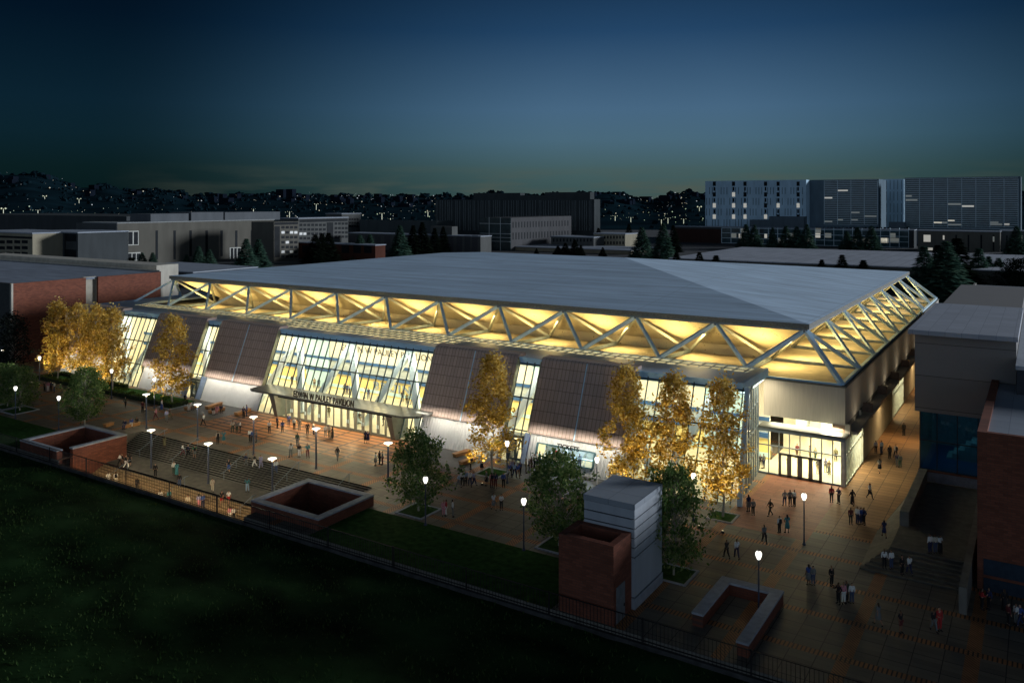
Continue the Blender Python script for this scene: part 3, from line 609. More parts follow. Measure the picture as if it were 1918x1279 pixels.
def terracotta(a, c, k):
    pts = [F(0, 3.45, .62), F(0, 11.95, .62)]; pts = [(p.y, p.z) for p in pts]; t = pts[1]
    o = [(F(0, z, .12).y, F(0, z, .12).z) for z in (11.3, 3.45)]
    prof = pts + [(t[0] + .25, t[1] + .2), (t[0] + 1.9, t[1] + .24), (t[0] + 1.9, t[1] - .12)] + o
    b = MB(); b.prismX(prof, a, c); r = part(b, 'terracotta_panel', M['terra'])
    mx = (a + c) / 2; MB().bar(F(mx, 3.4, .66), F(mx, 12.0, .66), .14, .08, up=NO).build('joint_strip', M['steel'], r)
    for e in (c + .06, a - .06): MB().bar(F(e, 3.5, .35), F(e, 11.6, .35), .10, .7, up=NO).build('panel_return', mat('return_panel', (.42, .40, .28), .6), r)
    # ribbed white wall underneath
    x0, x1, hole = a + .1, c - .1, (-27.2, -19.4, .85, 2.55) if k == 4 else None
    b = MB(); n = int((x1 - x0) / .21); zs = [0, 3.6] if not hole else [0, hole[2], hole[3], 3.6]
    for i in range(n):
        xa, xb = x0 + (x1 - x0) * i / n, x0 + (x1 - x0) * (i + 1) / n; oa, ob = (.16 if i % 2 else 0), (0 if i % 2 else .16)
        for z0, z1 in zip(zs, zs[1:]):
            if hole and z0 == hole[2] and hole[0] < (xa + xb) / 2 < hole[1]: continue
            b.quad(F(xa, z0, oa), F(xb, z0, ob), F(xb, z1, ob), F(xa, z1, oa))
    part(b, 'ribbed_wall', M['white'])
    for i in (0, 1):                                        # assumed wash light before the lower panel edge, no fixture built
        x = a + (c - a) * (.25 + .5 * i); p = F(x, 3.7, 1.75)
        light('wall_washer', 'AREA', p, 130, (1, .93, .78), A, (c - a) * .47, .5, aim=(0, .42, -1))
    if hole:
        fr = MB(); h0, h1, z0, z1 = hole
        for p, q in ((F(h0, z0, .2), F(h1, z0, .2)), (F(h0, z1, .2), F(h1, z1, .2)), (F(h0, z0, .2), F(h0, z1, .2)), (F(h1, z0, .2), F(h1, z1, .2))): fr.bar(p, q, .16, .3, up=NO)
        w = part(fr, 'ticket_window', mat('teal_frame', (.07, .16, .18), .5)); MB().quad(F(h0, z0, .1), F(h1, z0, .1), F(h1, z1, .1), F(h0, z1, .1)).build('pane', M['glass'], w)
        mb = MB()
        for i in range(1, 7): x = h0 + (h1 - h0) * i / 7; mb.bar(F(x, z0, .1), F(x, z1, .1), .05, .08, up=NO)
        mb.build('glazing_bars', M['steel'], w)
        text_mesh('sign_lettering', 'TICKETS', 3.0, .55, mat('black_letters', (.01, .01, .01), .5), frame3(F(-24.4, 2.35, .45), (1, 0, 0), (0, SL, 1), NO), w, .05, bold=.02)
        part(MB().box(a, -15.0, .05, c, -14.8, 11), 'ticket_hall_wall', mat('pale_grey_wall', (.46, .55, .58), .7)); part(MB().box(h0, -17.6, .9, h1, -17.2, 1.0), 'counter', M['int_pale'])
        light('ticket_lamp', 'AREA', (-23, -16.6, 3.4), 420, (.85, .95, 1), A, 8, 1, aim=(0, 0, -1))
def curtain(a, c, k):
    g, b = MB(), MB(); main = k == 2
    if main:
        g.quad(F(a, 3.7), F(c, 3.7), F(c, 11.3), F(a, 11.3)); g.quad(F(a, .05), F(-71.7, .05), F(-71.7, 3.7), F(a, 3.7)); g.quad(F(-49.1, .05), F(c, .05), F(c, 3.7), F(-49.1, 3.7))
    else: g.quad(F(a, .05), F(c, .05), F(c, 11.3), F(a, 11.3))
    o = part(g, 'curtain_wall', M['glass']); n = max(3, round((c - a) / 1.36))
    for i in range(n + 1):
        x = a + .1 + (c - a - .2) * i / n; z0 = 3.7 if main and -71.7 < x < -49.1 else 0.05
        b.bar(F(x, z0, .06), F(x, 11.5, .06), .10, .17, up=NO)
    for z in ((7.3, 3.75, 11.25) if main else (7.3, 3.6, 11.25)): b.bar(F(a, z, .05), F(c, z, .05), .16, .16, up=NO)
    b.build('mullion', M['mull'], o)
    if k in (1, 3):                                        # small door lobby at the foot of the narrow glass slots
        d = MB(); y = -19.6; d.box(a + .5, y, 0, a + .75, y + 1.6, 3.1).box(c - .75, y, 0, c - .5, y + 1.6, 3.1).box(a + .5, y, 2.85, c - .5, y + 1.6, 3.1)
        f = part(d, 'door_lobby', M['doorm']); m = (a + c) / 2
        for s in (-1, 1):
            dr = MB(); x0, x1 = sorted((m, m + s * 1.1)); dr.box(x0, y + .1, .05, x0 + .2, y + .2, 2.6).box(x1 - .2, y + .1, .05, x1, y + .2, 2.6).box(x0, y + .1, 2.4, x1, y + .2, 2.6).box(x0, y + .1, .05, x1, y + .2, .3)
            dr.build('door', M['doorm'], f)
        for x in (a + .1, c - .1): MB().bar(F(x, 0, .5), F(x, 3.4, .5), .12, 1.0, up=NO).build('fin', mat('blue_fin', (.20, .27, .40), .6), f)
        if k == 3: MB().box(c - .5, -18.9, .05, c - .1, -17.4, 3.0).build('violet_panel', mat('violet_panel', (.07, .05, .22), .5), f)
concourse()
def entrance():
    pts = [(-75.4, -18.9), (-75.4, -22.7), (-74.6, -23.1), (-45.6, -23.1), (-43.7, -21.9), (-43.5, -18.9)]
    c = part(MB().slab(pts, 3.86, 4.14), 'canopy', tiled('canopy_metal', (.15, .155, .145), (.03, .03, .03), 2.75, 9, .06, ('X', 'Y'), .28, .15, bump=.05))
    MB().box(-68.9, -23.16, 3.74, -47.3, -23.1, 3.9).build('canopy_edge', M['black'], c)
    text_mesh('sign_lettering', 'EDWIN W PAULEY PAVILION', 11.6, .92, M['letter'], frame3((-65.75, -23.0, 4.16), (1, 0, 0), (0, .08, 1), (0, -1, .08)), c, .12, 1.08, bold=.012)
    y = -20.45; x0, x1 = -71.6, -49.2
    for xa, s in ((x0 - .2, -1), (x1 + .2, 1)):
        part(MB().hexa(((xa - .35, y - .4, 0), (xa + .35, y - .4, 0), (xa + .35, y + 2.2, 0), (xa - .35, y + 2.2, 0), (xa - .55, y - 1.5, 3.86), (xa + .55, y - 1.5, 3.86), (xa + .55, y + 2.2, 3.86), (xa - .55, y + 2.2, 3.86))), 'portal_pier', M['doorm'])
    part(MB().box(x0, y - .1, 3.3, x1, y + .1, 3.86), 'door_head', M['doorm']); part(MB().box(x0, y - .1, .03, x1, y + .1, .14), 'threshold', M['doorm'])
    n = 16; w = (x1 - x0) / n
    for i in range(n):
        xa = x0 + i * w; xb = xa + w; door = i not in (0, 7, 8, 15); t = .24 if door else .07
        d = MB(); d.box(xa + .02, y - .07, .14, xa + t, y + .07, 3.3).box(xb - t, y - .07, .14, xb - .02, y + .07, 3.3).box(xa + t, y - .07, 3.05, xb - t, y + .07, 3.3).box(xa + t, y - .07, .14, xb - t, y + .07, .36 if door else .2)
        o = part(d, 'door' if door else 'side_light', M['doorm']); MB().quad((xa + t, y, .2), (xb - t, y, .2), (xb - t, y, 3.1), (xa + t, y, 3.1)).build('pane', M['glass'], o)
        if door: MB().box(xb - t + .03 if i % 2 else xa + .06, y - .16, 1.0, xb - t + .09 if i % 2 else xa + .12, y - .08, 1.5).build('handle', M['steel'], o)
    for x in (-69, -64.5, -60, -55.5, -51): light('canopy_lamp', 'AREA', (x, -21.9, 3.82), 480, WARM, A, 2.0, .5, aim=(0, -.45, -1))  # assumed downlights under the canopy, without fixtures
    yb = -2.46
    g = mat('shadow_letters', (.10, .09, .085), .7); text_mesh('wall_lettering', 'EDWIN W PAULEY PAVILION', 19.5, 1.0, g, frame3((-76.2, yb, 6.75), (1, 0, 0), (0, 0, 1), (0, -1, 0)), A, .03, 1.02)  # wall sign in plain dark grey letters
    h = mat('pale_letters', (.36, .42, .46), .6); text_mesh('wall_lettering', 'BRUINS', 9.4, 1.35, mat('letter_outline', (.10, .16, .26), .6), frame3((-69.0, yb, .95), (1, 0, 0), (0, 0, 1), (0, -1, 0)), A, .02, 1.25, bold=.045)
    text_mesh('wall_lettering', 'BRUINS', 9.2, 1.2, h, frame3((-68.9, yb - .05, 1.02), (1, 0, 0), (0, 0, 1), (0, -1, 0)), A, .03, 1.25, bold=.0)
entrance()
def right_side():
    rib = mat('ribbed_concrete', (.50, .46, .40), .85, 0, .07, 2.2, (3, 3, .2), .1)
    part(MB().box(-3.5, -5.8, 6.4, 5.8, -5.3, 10.7), 'box_wall', rib); part(MB().box(5.3, -5.3, 6.4, 5.8, 97, 10.7), 'box_wall', rib)
    part(MB().box(-131.4, 60, 0, -131, 97, 10.7), 'box_wall', rib); part(MB().box(-131, 96.5, 0, 5.3, 97, 10.7), 'box_wall', rib)
    part(MB().box(-3.5, -5.9, 10.7, 5.9, -5.0, 10.92).box(5.0, -5.0, 10.7, 5.9, 97, 10.92), 'parapet', M['conc_dk'])
    part(MB().box(-3.5, -5.3, 6.25, 5.3, 40, 6.4), 'box_soffit', M['int_wall']); part(MB().box(5.35, -5.3, 5.2, 5.7, 97, 6.4), 'recess_wall', M['conc_dk'])
    # corner lobby
    x0, x1, y = -3.55, 6.05, -7.8
    part(MB().box(x0, y - .25, 5.35, x1 + .25, -5.6, 5.62), 'lobby_roof', mat('lobby_roof', (.12, .13, .12), .5, .2)); part(MB().box(x0, y - .3, 5.1, x1 + .1, y, 5.36), 'lobby_fascia', M['steel_dk'])
    part(MB().quad((x0, -5.7, 5.62), (x1 - 1.6, -5.7, 5.62), (x1 - 1.6, -5.7, 6.4), (x0, -5.7, 6.4)), 'clerestory', M['glass'])
    part(MB().box(x1 - 1.6, -6.0, 5.62, x1, -5.3, 6.4), 'corner_block', mat('brown_block', (.22, .15, .11), .8)); part(MB().box(5.85, -6.1, 5.2, 6.4, -5.4, 6.6), 'fin_wall', M['conc'])
    g = part(MB().quad((x0, y, .1), (x1, y, .1), (x1, y, 5.1), (x0, y, 5.1)), 'corner_glazing', M['glass'])
    b = MB()
    for i in range(9):
        x = x0 + (x1 - x0) * i / 8
        b.box(x - .05, y - .12, .05, x + .05, y + .05, 5.1)
    b.box(x0, y - .1, 3.35, x1, y + .04, 3.47); b.box(x0, y - .1, .03, x1, y + .04, .2); b.build('mullion', M['steel_dk'], g)
    part(MB().box(x1 - .3, y - .15, 0, x1 + .12, y + .25, 5.2), 'corner_post', mat('pale_post', (.44, .48, .48), .5))
    w = (x1 - x0) / 8; xs = x0 + 2 * w
    for i in range(4):
        xa = xs + i * w + (.04 if i % 2 == 0 else 0); xb = xa + w - .04
        d = MB().box(xa, y - .2, .03, xa + .24, y - .1, 2.7).box(xb - .24, y - .2, .03, xb, y - .1, 2.7).box(xa, y - .2, 2.5, xb, y - .1, 2.78).box(xa, y - .2, .03, xb, y - .1, .32)
        part(d, 'door', M['doorm'])
    part(MB().box(x0, y, .01, x1, 4, .05), 'lobby_floor', M['int_floor']); part(MB().box(x0, 3.5, 0, 5.9, 3.8, 6.2), 'lobby_wall', M['int_wall'])
    for xa in (-1.5, 1.6, 3.9): part(MB().box(xa, 1.5, 2.6, xa + 1.3, 3.4, 6.2), 'bulkhead', M['int_grey'])
    light('corner_lamp', 'AREA', (1.2, -2.5, 6.1), 2500, INT, A, 8, 8, aim=(0, 0, -1))
    light('corner_lamp', 'AREA', (1.2, -8.6, 5.0), 110, (1, .72, .40), A, 8, .3, aim=(0, -.5, -1))  # assumed lamp under the lobby edge, brightens the forecourt; no fixture
    # long side: glazed bays and concrete bays by turns
    X = 6.12; ys = [-7.7, 2.9, 26.9, 38.5, 61, 72, 96]
    led, fin = MB(), MB()
    for i in range(6):
        ya, yb = ys[i], ys[i + 1]
        if i % 2 == 0:
            g = part(MB().quad((X, ya, .1), (X, yb, .1), (X, yb, 5.3), (X, ya, 5.3)), 'side_glazing', M['glass']); b = MB(); n = round((yb - ya) / 1.15)
            for k in range(n + 1): t = ya + (yb - ya) * k / n; b.box(X - .06, t - .06, 0, X + .16, t + .06, 5.3)
            b.box(X - .04, ya, 3.35, X + .1, yb, 3.5); b.box(X - .04, ya, .02, X + .12, yb, .2); b.build('mullion', mat('pale_mullion', (.55, .58, .52), .5), g)
            if i: part(MB().box(3.0, ya, 0, 3.2, yb, 6.2), 'inner_wall', M['int_wall'])
            if i: part(MB().box(3.2, ya, .01, X, yb, .05), 'inner_floor', M['int_floor'])
            light('bay_lamp', 'AREA', (4.6, (ya + yb) / 2, 6.0), 1500, INT, A, 2, yb - ya - .5, aim=(0, 0, -1))
        else:
            part(MB().box(5.5, ya, 0, X + .12, yb, 5.3), 'bay_wall', tiled('bay_panels', (.40, .36, .27), (.14, .12, .09), 3.0, 20, .06, ('Y', 'Z'), .85, .1, off=(ya, 0)))
            light('bay_washer', 'AREA', (X + .62, (ya + yb) / 2, 5.15), 950, (1, .70, .36), A, .3, yb - ya - 1, aim=(-.25, 0, -1))  # assumed wash light below the ledge, brightens the walkway; no fixture
    for k in range(9):
        ya = -5.0 + 11.4 * k; part(MB().box(5.6, ya, 5.3, 7.0, ya + 10.6, 5.62), 'ledge', M['conc'])
        light('cove_lamp', 'AREA', (6.55, ya + 5.3, 5.75), 75, (1, .84, .60), A, .25, 10, aim=(-.35, 0, 1))  # added fill light on the ledge, lifts the wall above; no fixture
        part(MB().box(5.6, ya + 10.6, 5.0, 6.9, ya + 11.0, 6.7), 'fin_wall', mat('brown_fin', (.22, .15, .11), .8))
right_side()
# ------------------------------------------------------------------ trees
def crown_tree(seed, prof, nclump, nleaf, spread, lsz, trunk_r, bare, droop=0.0):
    """unit-height tree: prof gives crown radius by height; returns (crown mesh, trunk mesh)"""
    rnd = random.Random(seed); cb, tb = MB(), MB()
    pts = [Vector((0, 0, 0))]
    for k in range(1, 7): pts.append(Vector((rnd.gauss(0, .006), rnd.gauss(0, .006), .94 * k / 6)))
    for k in range(6): tb.tube(pts[k], pts[k + 1], trunk_r * (1 - k / 6.6), trunk_r * (1 - (k + 1) / 6.6), 7)
    ax = lambda z: pts[min(5, int(z / .94 * 6))].lerp(pts[min(6, int(z / .94 * 6) + 1)], z / .94 * 6 % 1)
    for k in range(nclump):
        z = bare + (1 - bare) * (k + rnd.random()) / nclump; r = prof(z) * (.75 + .5 * noise.noise((seed * 3.1, z * 7, 0)) + .25) * (1 if rnd.random() < .7 else rnd.uniform(1.0, 1.45)); a = rnd.uniform(0, 6.28)
        rr = r * math.sqrt(rnd.uniform(.08, 1)); c = Vector((rr * math.cos(a), rr * math.sin(a), z - droop * rr)); zb = max(bare * .75, z - rr * 1.2)
        p = ax(min(.93, zb)); p = Vector((p.x, p.y, zb)); mid = p.lerp(c, .55) + Vector((0, 0, .01))
        tb.tube(p, mid, trunk_r * .26, trunk_r * .14, 4, False); tb.tube(mid, c, trunk_r * .14, trunk_r * .04, 4, False)
        n = int(nleaf * rnd.uniform(.6, 1.3)); sp = spread * rnd.uniform(.7, 1.2)
        for i in range(n):
            q = c + Vector((rnd.gauss(0, sp), rnd.gauss(0, sp), rnd.gauss(0, sp * 1.1)))
            cb.leaf(q, lsz, rnd)
    return cb.mesh('crown'), tb.mesh('trunk')
def bprof(z): return .135 * (max(0, 1 - ((z - .36) / (.66 if z > .36 else .28)) ** 2)) ** .6 + .012
def gprof(z): return .34 * (max(0, 1 - ((z - .52) / (.50 if z > .52 else .40)) ** 2)) ** .55 + .02
def tproto(seed, prof, leafm, barkm, *a):
    c, t = crown_tree(seed, prof, *a); c.materials.append(leafm); t.materials.append(barkm); return c, t
BIRCH = [tproto(s, bprof, M['birch'], M['bark'], 120, 40, .025, .0135, .0085, .20, .3) for s in (11, 12, 13)]
GREEN = [tproto(s, gprof, M['green'], M['bark'], 165, 36, .038, .021, .013, .17) for s in (21, 22)]
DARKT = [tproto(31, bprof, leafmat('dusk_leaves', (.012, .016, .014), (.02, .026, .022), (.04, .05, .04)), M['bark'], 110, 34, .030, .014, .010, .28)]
def conifer_mesh(seed, n=1150, wide=.24):
    rnd = random.Random(seed); cb, tb = MB(), MB(); tb.tube((0, 0, 0), (0, 0, .95), .018, .003, 6)
    tiers = 15
    for k in range(n):
        t = rnd.random() ** 1.35; tier = math.floor(t * tiers) / tiers; f = (t - tier) * tiers
        r = wide * (1 - tier) ** .85 * (.62 + .38 * (1 - f)) * rnd.uniform(.55, 1.08); a = rnd.uniform(0, 6.28); z = .05 + .93 * t
        d = Vector((math.cos(a), math.sin(a), 0)); p = d * r + Vector((0, 0, z - r * .18)); s = d.cross(Vector((0, 0, 1)))
        L = .070 * (1.15 - t * .6) * rnd.uniform(.7, 1.4); w = L * rnd.uniform(.45, .75); up = Vector((0, 0, rnd.uniform(-.9, .1)))
        e = p + (d + up * .6).normalized() * L
        cb.poly((p - d * L * .5 - s * w * .3, p + s * w + up * .004, e, p - s * w)); 
    c, t = cb.mesh('crown'), tb.mesh('trunk'); return c, t
CON = []
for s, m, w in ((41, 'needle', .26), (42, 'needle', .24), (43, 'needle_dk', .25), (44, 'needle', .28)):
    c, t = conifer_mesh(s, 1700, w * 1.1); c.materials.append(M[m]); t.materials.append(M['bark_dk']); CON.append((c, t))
def place_tree(name, proto, p, h, wf, rot, label, cat, group):
    r = thing(name, p, label, cat, group)
    for nm, me in (('crown', proto[0]), ('trunk', proto[1])):
        o = bpy.data.objects.new(nm, me); COL.objects.link(o); o.parent = r
    r.scale = (h * wf, h * wf, h); r.rotation_euler = (0, 0, rot); return r
def by_px(px, base, top): p = at(px, base); return p, zat(top, p)
rnd = random.Random(77)
GB = 'slender autumn birches along the arena front'
bl = [(108, 712, 566, 1.0, 'golden autumn birch standing in the hedge bed, leftmost of the row of four'), (147, 713, 570, 1.0, 'golden autumn birch, second from left in the row of four in the hedge bed'),
      (178, 722, 573, 1.0, 'golden autumn birch, third from left in the row of four in the hedge bed'), (210, 735, 579, 1.05, 'golden autumn birch next to the globe lamp, rightmost of the row of four'),
      (323, 761, 593, 1.1, 'golden autumn birch alone in front of the second terracotta panel'), (922, 886, 666, 1.05, 'tall golden birch in a grass square in front of the middle terracotta panel')]
for k, (x, b_, t_, wf, lab) in enumerate(bl):
    p, h = by_px(x, b_, t_); place_tree('birch_tree', BIRCH[k % 3], p, h, wf * 1.12, rnd.uniform(0, 6), lab, 'tree', GB)
p9, h9 = by_px(1354, 968, 712)
for k, (x, t_, lab) in enumerate(((1173, 689, 'golden brown birch left of the three in front of the right corner glass'), (1262, 702, 'golden brown birch in the middle of the three in front of the right corner glass'))):
    p = aty(x, 900, p9.y); p.z = 0; place_tree('birch_tree', BIRCH[(k + 1) % 3], p, zat(t_, p), 1.12, 1.7 + k, lab, 'tree', GB)
place_tree('birch_tree', BIRCH[0], p9, h9, 1.08, 4.0, 'golden brown birch rising from the square grass bed by the glass corner', 'tree', GB)
GG = 'rounded green trees on the plaza'
for k, (x, b_, t_, wf, lab) in enumerate(((14, 761, 684, 1.25, 'dark leafy tree cut by the left edge of the picture'), (37, 769, 690, 1.1, 'dark leafy tree with a grass square near the left lawn'), (159, 797, 692, .92, 'round green tree behind the left brick well'),
      (784, 957, 813, .98, 'round green tree beside the tall disc lamp in the middle of the plaza'), (1047, 1022, 853, .95, 'round green tree left of the grey lift tower'), (1262, 1077, 880, .80, 'green tree right of the grey lift tower'))):
    p, h = by_px(x, b_, t_); place_tree('leafy_tree', GREEN[k % 2], p, h, wf, k * 1.3, lab, 'tree', GG)
p, h = by_px(23, 716, 590); place_tree('leafy_tree', DARKT[0], p, h, 1.5, 1, 'dim grey tree in front of the dark brick hall', 'tree', GG)

# assumed ground lights with made-up housings, added to brighten the birches from below
def assumed_uplight(p, lab, pw=3400):
    r = thing('ground_light', p, lab, 'ground light', 'ground lights under the birches')
    MB().lathe([(.16, 0), (.16, .10), (.13, .16), (.12, .22)], p[0], p[1], 10).build('housing', M['black'], r)
    MB().lathe([(.10, .221), (.10, .23)], p[0], p[1], 10).build('lens', glow('uplight_lens', (1, .8, .45), 1.0), r)
    light('flood_lamp', 'SPOT', (p[0], p[1], .35), pw, (1, .78, .42), r, spot=64, aim=(0, .52, 1), radius=.1)
for o in [o for o in COL.objects if o.name.startswith('birch_tree')]:
    x, y, _ = o.location
    for sx, w in ((-1.1, 'left'), (1.3, 'right')): assumed_uplight((x + sx, y - 4.0, 0), 'light %s in front of %s' % (w, ' '.join(o['label'].replace('golden autumn ', '').replace('golden brown ', '').replace('tall golden ', '').replace(', ', ' ').split()[:11])))

# square grass beds at the feet of some trees
def bed(x, y, s, label):
    r = thing('tree_bed', (x, y, 0), label, 'planting bed', 'square grass beds under trees'); b = MB(); t = .22
    b.box(x - s, y - s, 0, x + s, y - s + t, .09).box(x - s, y + s - t, 0, x + s, y + s, .09).box(x - s, y - s + t, 0, x - s + t, y + s - t, .09).box(x + s - t, y - s + t, 0, x + s, y + s - t, .09); b.build('border', M['cap'], r)
    MB().box(x - s + t, y - s + t, 0, x + s - t, y + s - t, .05).build('grass', M['grass'], r)
for px, py, s, lab in ((784, 957, 1.75, 'square grass bed under the tree beside the middle lamp'), (1047, 1022, 1.7, 'square grass bed under the tree left of the lift tower'), (1262, 1075, 1.7, 'square grass bed under the tree right of the lift tower'),
      (922, 886, 1.6, 'square grass bed under the tall birch in front of the middle panel'), (1354, 968, 1.35, 'square grass bed under the birch by the glass corner'), (37, 769, 2.0, 'square grass bed under the dark tree at far left'), (14, 761, 1.8, 'square grass bed cut by the left picture edge'), (323, 761, 1.6, 'square grass bed under the lone birch near the hedge')):
    p = at(px, py); bed(p.x, p.y, s, lab)

# clipped hedge round the bed at left, shrubs in it
def hedge():
    r = thing('hedge', (-110, -24, 0), 'low clipped hedge running round the planted bed at the left of the arena front', 'hedge')
    b, lf = MB(), MB(); rnd = random.Random(5)
    for x0, y0, x1, y1 in ((-128, -26.1, -90.2, -25.2), (-90.2, -26.1, -89.4, -23.0), (-128.8, -26.1, -128, -21.2), (-128, -22.0, -108, -21.2)):
        b.box(x0 + .1, y0 + .1, 0, x1 - .1, y1 - .1, .62)
        for k in range(int((x1 - x0 + y1 - y0) * 75)): lf.leaf((rnd.uniform(x0, x1), rnd.uniform(y0, y1), rnd.choice((rnd.uniform(.05, .75), rnd.uniform(.6, .78)))), .10, rnd)
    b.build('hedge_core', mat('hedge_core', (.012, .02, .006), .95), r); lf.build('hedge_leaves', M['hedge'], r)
    MBs = MB().box(-127.9, -25.2, .0, -90.2, -21.2, .06).build('planted_bed', M['grass']); tag(MBs, 'dark planted bed of grass and soil inside the clipped hedge', 'planting bed')
    for k in range(13):
        x = -126 + 2.75 * k + rnd.uniform(-.6, .6); y = rnd.uniform(-24.5, -22.0); s = rnd.uniform(.45, .95); o = MB()
        for i in range(170):
            v = Vector((rnd.gauss(0, 1), rnd.gauss(0, 1), abs(rnd.gauss(0, 1)))).normalized() * s * rnd.uniform(.5, 1); o.leaf((x + v.x * 1.3, y + v.y, v.z * .75), .12, rnd)
        sh = o.build('shrub', M['hedge']); tag(sh, 'small rounded shrub growing in the planted bed inside the hedge', 'shrub', 'shrubs in the hedged bed')
hedge()

# ------------------------------------------------------------------ lamps
LH = 4.85
def globe_lamp():
    r = thing('globe_lamp', (0, 0, 0), '', 'street lamp', 'globe lamps on dark posts')
    MB().lathe([(.16, 0), (.16, .12), (.09, .2), (.065, .5), (.055, 4.05), (.10, 4.1), (.14, 4.18)], n=10).build('post', M['lamp_post'], r)
    MB().lathe([(.11, 4.18), (.18, 4.32), (.25, 4.53), (.25, 4.66), (.18, 4.78), (.08, 4.82)], n=14).build('globe', M['globe'], r, smooth=True)
    MB().lathe([(.09, 4.80), (.07, 4.84), (.03, 4.87), (.02, 4.94)], n=10).build('finial', M['lamp_post'], r)
    light('bulb', 'POINT', (0, 0, 4.5), 50, (1, .93, .78), r, radius=.3); return r
def disc_lamp():
    r = thing('disc_lamp', (0, 0, 0), '', 'street lamp', 'tall lamps with flat disc heads')
    MB().lathe([(.17, 0), (.17, .1), (.115, .14), (.10, 4.45), (.10, 4.5)], n=10).build('post', M['lamp_post'], r)
    MB().lathe([(.10, 4.5), (.13, 4.55), (.12, 4.72)], n=10).build('lamp_holder', mat('holder_glow', (.8, .7, .45), .5, emit=(1, .85, .5), estr=2.0), r)
    MB().lathe([(.20, 4.72), (.42, 4.76), (.50, 4.80), (.50, 4.83), (.30, 4.88), (.05, 4.90)], n=20).build('disc', M['disc'], r)
    light('bulb', 'POINT', (0, 0, 4.55), 540, (1, .88, .62), r, radius=.22); return r
G0, D0 = globe_lamp(), disc_lamp()
def foot(top, z=0.0): k = LH / (CAM.z - z); return (top - k * HZ) / (1 - k)
gl = [(5, 654, 'globe lamp at the far left edge in front of the brick hall'), (74, 667, 'globe lamp beside the leftmost golden birch'), (29, 723, 'globe lamp in front of the dark tree by the left lawn'), (110, 741, 'globe lamp between the left lawn and the round tree'),
      (209, 691, 'globe lamp in front of the rightmost birch of the hedge bed'), (289, 706, 'globe lamp at the right end of the hedge'), (950, 825, 'globe lamp by the narrow glass slot right of the middle birch'), (797, 892, 'globe lamp in front of the middle round tree'),
      (981, 932, 'globe lamp at the edge of the lawn left of the lift tower'), (1118, 855, 'globe lamp in front of the ticket window wall'), (1299, 885, 'globe lamp between the two right hand birches'), (1506, 923, 'globe lamp on the brick band before the corner entrance'), (1421, 1031, 'globe lamp standing behind the three-sided brick enclosure')]
for k, (x, t, lab) in enumerate(gl):
    o = G0 if k == 0 else copy_tree(G0); o.location = at(x, foot(t)); o['label'] = lab
dl = [(274, 738, 0, 'disc lamp at the left top end of the wide steps'), (370, 757, 0, 'disc lamp on the plaza second from the left above the wide steps'), (475, 780, 0, 'disc lamp near the middle top of the wide steps'), (592, 802, 0, 'disc lamp on the plaza in front of the entrance doors'), (727, 829, 0, 'disc lamp right of the entrance near the round tree'),
      (283, 805, -1.83, 'disc lamp on the landing, leftmost of the three below the steps'), (390, 830, -1.83, 'disc lamp on the landing, middle of the three below the steps'), (510, 858, -1.83, 'disc lamp on the landing beside the closed brick well')]
for k, (x, t, z, lab) in enumerate(dl):
    o = D0 if k == 0 else copy_tree(D0); o.location = at(x, foot(t, z), z); o['label'] = lab

# ------------------------------------------------------------------ benches, handrails
def bench(p, q, w, label, m=None):
    p, q = Vector(p), Vector(q); c = (p + q) / 2; r = thing('wooden_bench', c, label, 'bench', 'solid wooden benches'); d = (q - p).normalized(); n = Vector((-d.y, d.x, 0)) * (w / 2); Z = Vector((0, 0, 1))
    def blk(a, e, h0, h1, k): return MB().hexa([a - n * k + Z * h0, e - n * k + Z * h0, e + n * k + Z * h0, a + n * k + Z * h0, a - n * k + Z * h1, e - n * k + Z * h1, e + n * k + Z * h1, a + n * k + Z * h1])
    b = MB()
    for s in (-1, -.33, .33, 1):
        o = n * s * .78; b.bar(p + o + Z * .46, q + o + Z * .46, w * .22, .07)
    b.build('seat', m or M['wood'], r); blk(p + d * .12, q - d * .12, .08, .42, .86).build('base', m or M['wood'], r)
    for e, s in ((p, 1), (q, -1)): blk(e + d * s * .15, e + d * s * .45, 0, .08, .8).build('leg', M['black'], r)
bw = [((346, 769), (371, 763), 'pale bench with two seated people nearest the hedge'), ((386, 767), (415, 758.5), 'long bench against the ribbed wall left of the entrance'), ((391, 775), (420, 768), 'bench with three seated people in the lit seating area'),
      ((441, 779), (468, 770), 'bench nearest the entrance at the right end of the lit seating area'), ((850, 857), (880, 848), 'rear bench of the pair beside the middle ribbed wall'), ((862, 872), (889, 863), 'front bench of the pair beside the middle ribbed wall'), ((230, 803), (262, 796), 'dim bench with three seated people behind the brick well'), ((195, 801), (212, 796), 'short empty bench right behind the left brick well')]
for a, c, lab in bw: bench(at(*a), at(*c), .75, lab)
def handrail(x, y0, z0, y1, z1, lab):
    r = thing('handrail', (x, (y0 + y1) / 2, (z0 + z1) / 2), lab, 'handrail', 'steel handrails on the steps'); h = .92
    b = MB(); b.tube((x, y0 + .5, z0 + h), (x, y0, z0 + h), .035, n=6); b.tube((x, y0, z0 + h), (x, y1, z1 + h), .035, n=6); b.tube((x, y1, z1 + h), (x, y1 - .5, z1 + h), .035, n=6); b.build('rail', M['steel_dk'], r)
    for t in (0, .5, 1): y, z = y0 + (y1 - y0) * t, z0 + (z1 - z0) * t; MB().tube((x, y, z - .15), (x, y, z + h), .03, n=6).build('post', M['steel_dk'], r)
for k, x in enumerate((-76.5, -69.5, -59.5, -50.5, -42.3)): handrail(x, -36.4, 0, -40.1, -1.83, 'steel handrail on the wide steps, %s from the left of five' % ('first', 'second', 'third', 'fourth', 'fifth')[k])
for k, x in enumerate((-73.5, -62.0, -50.0)): handrail(x, -43.8, -1.83, -47.0, -3.3, 'steel handrail at the head of the lower steps, %s of three' % ('leftmost', 'middle', 'rightmost')[k])
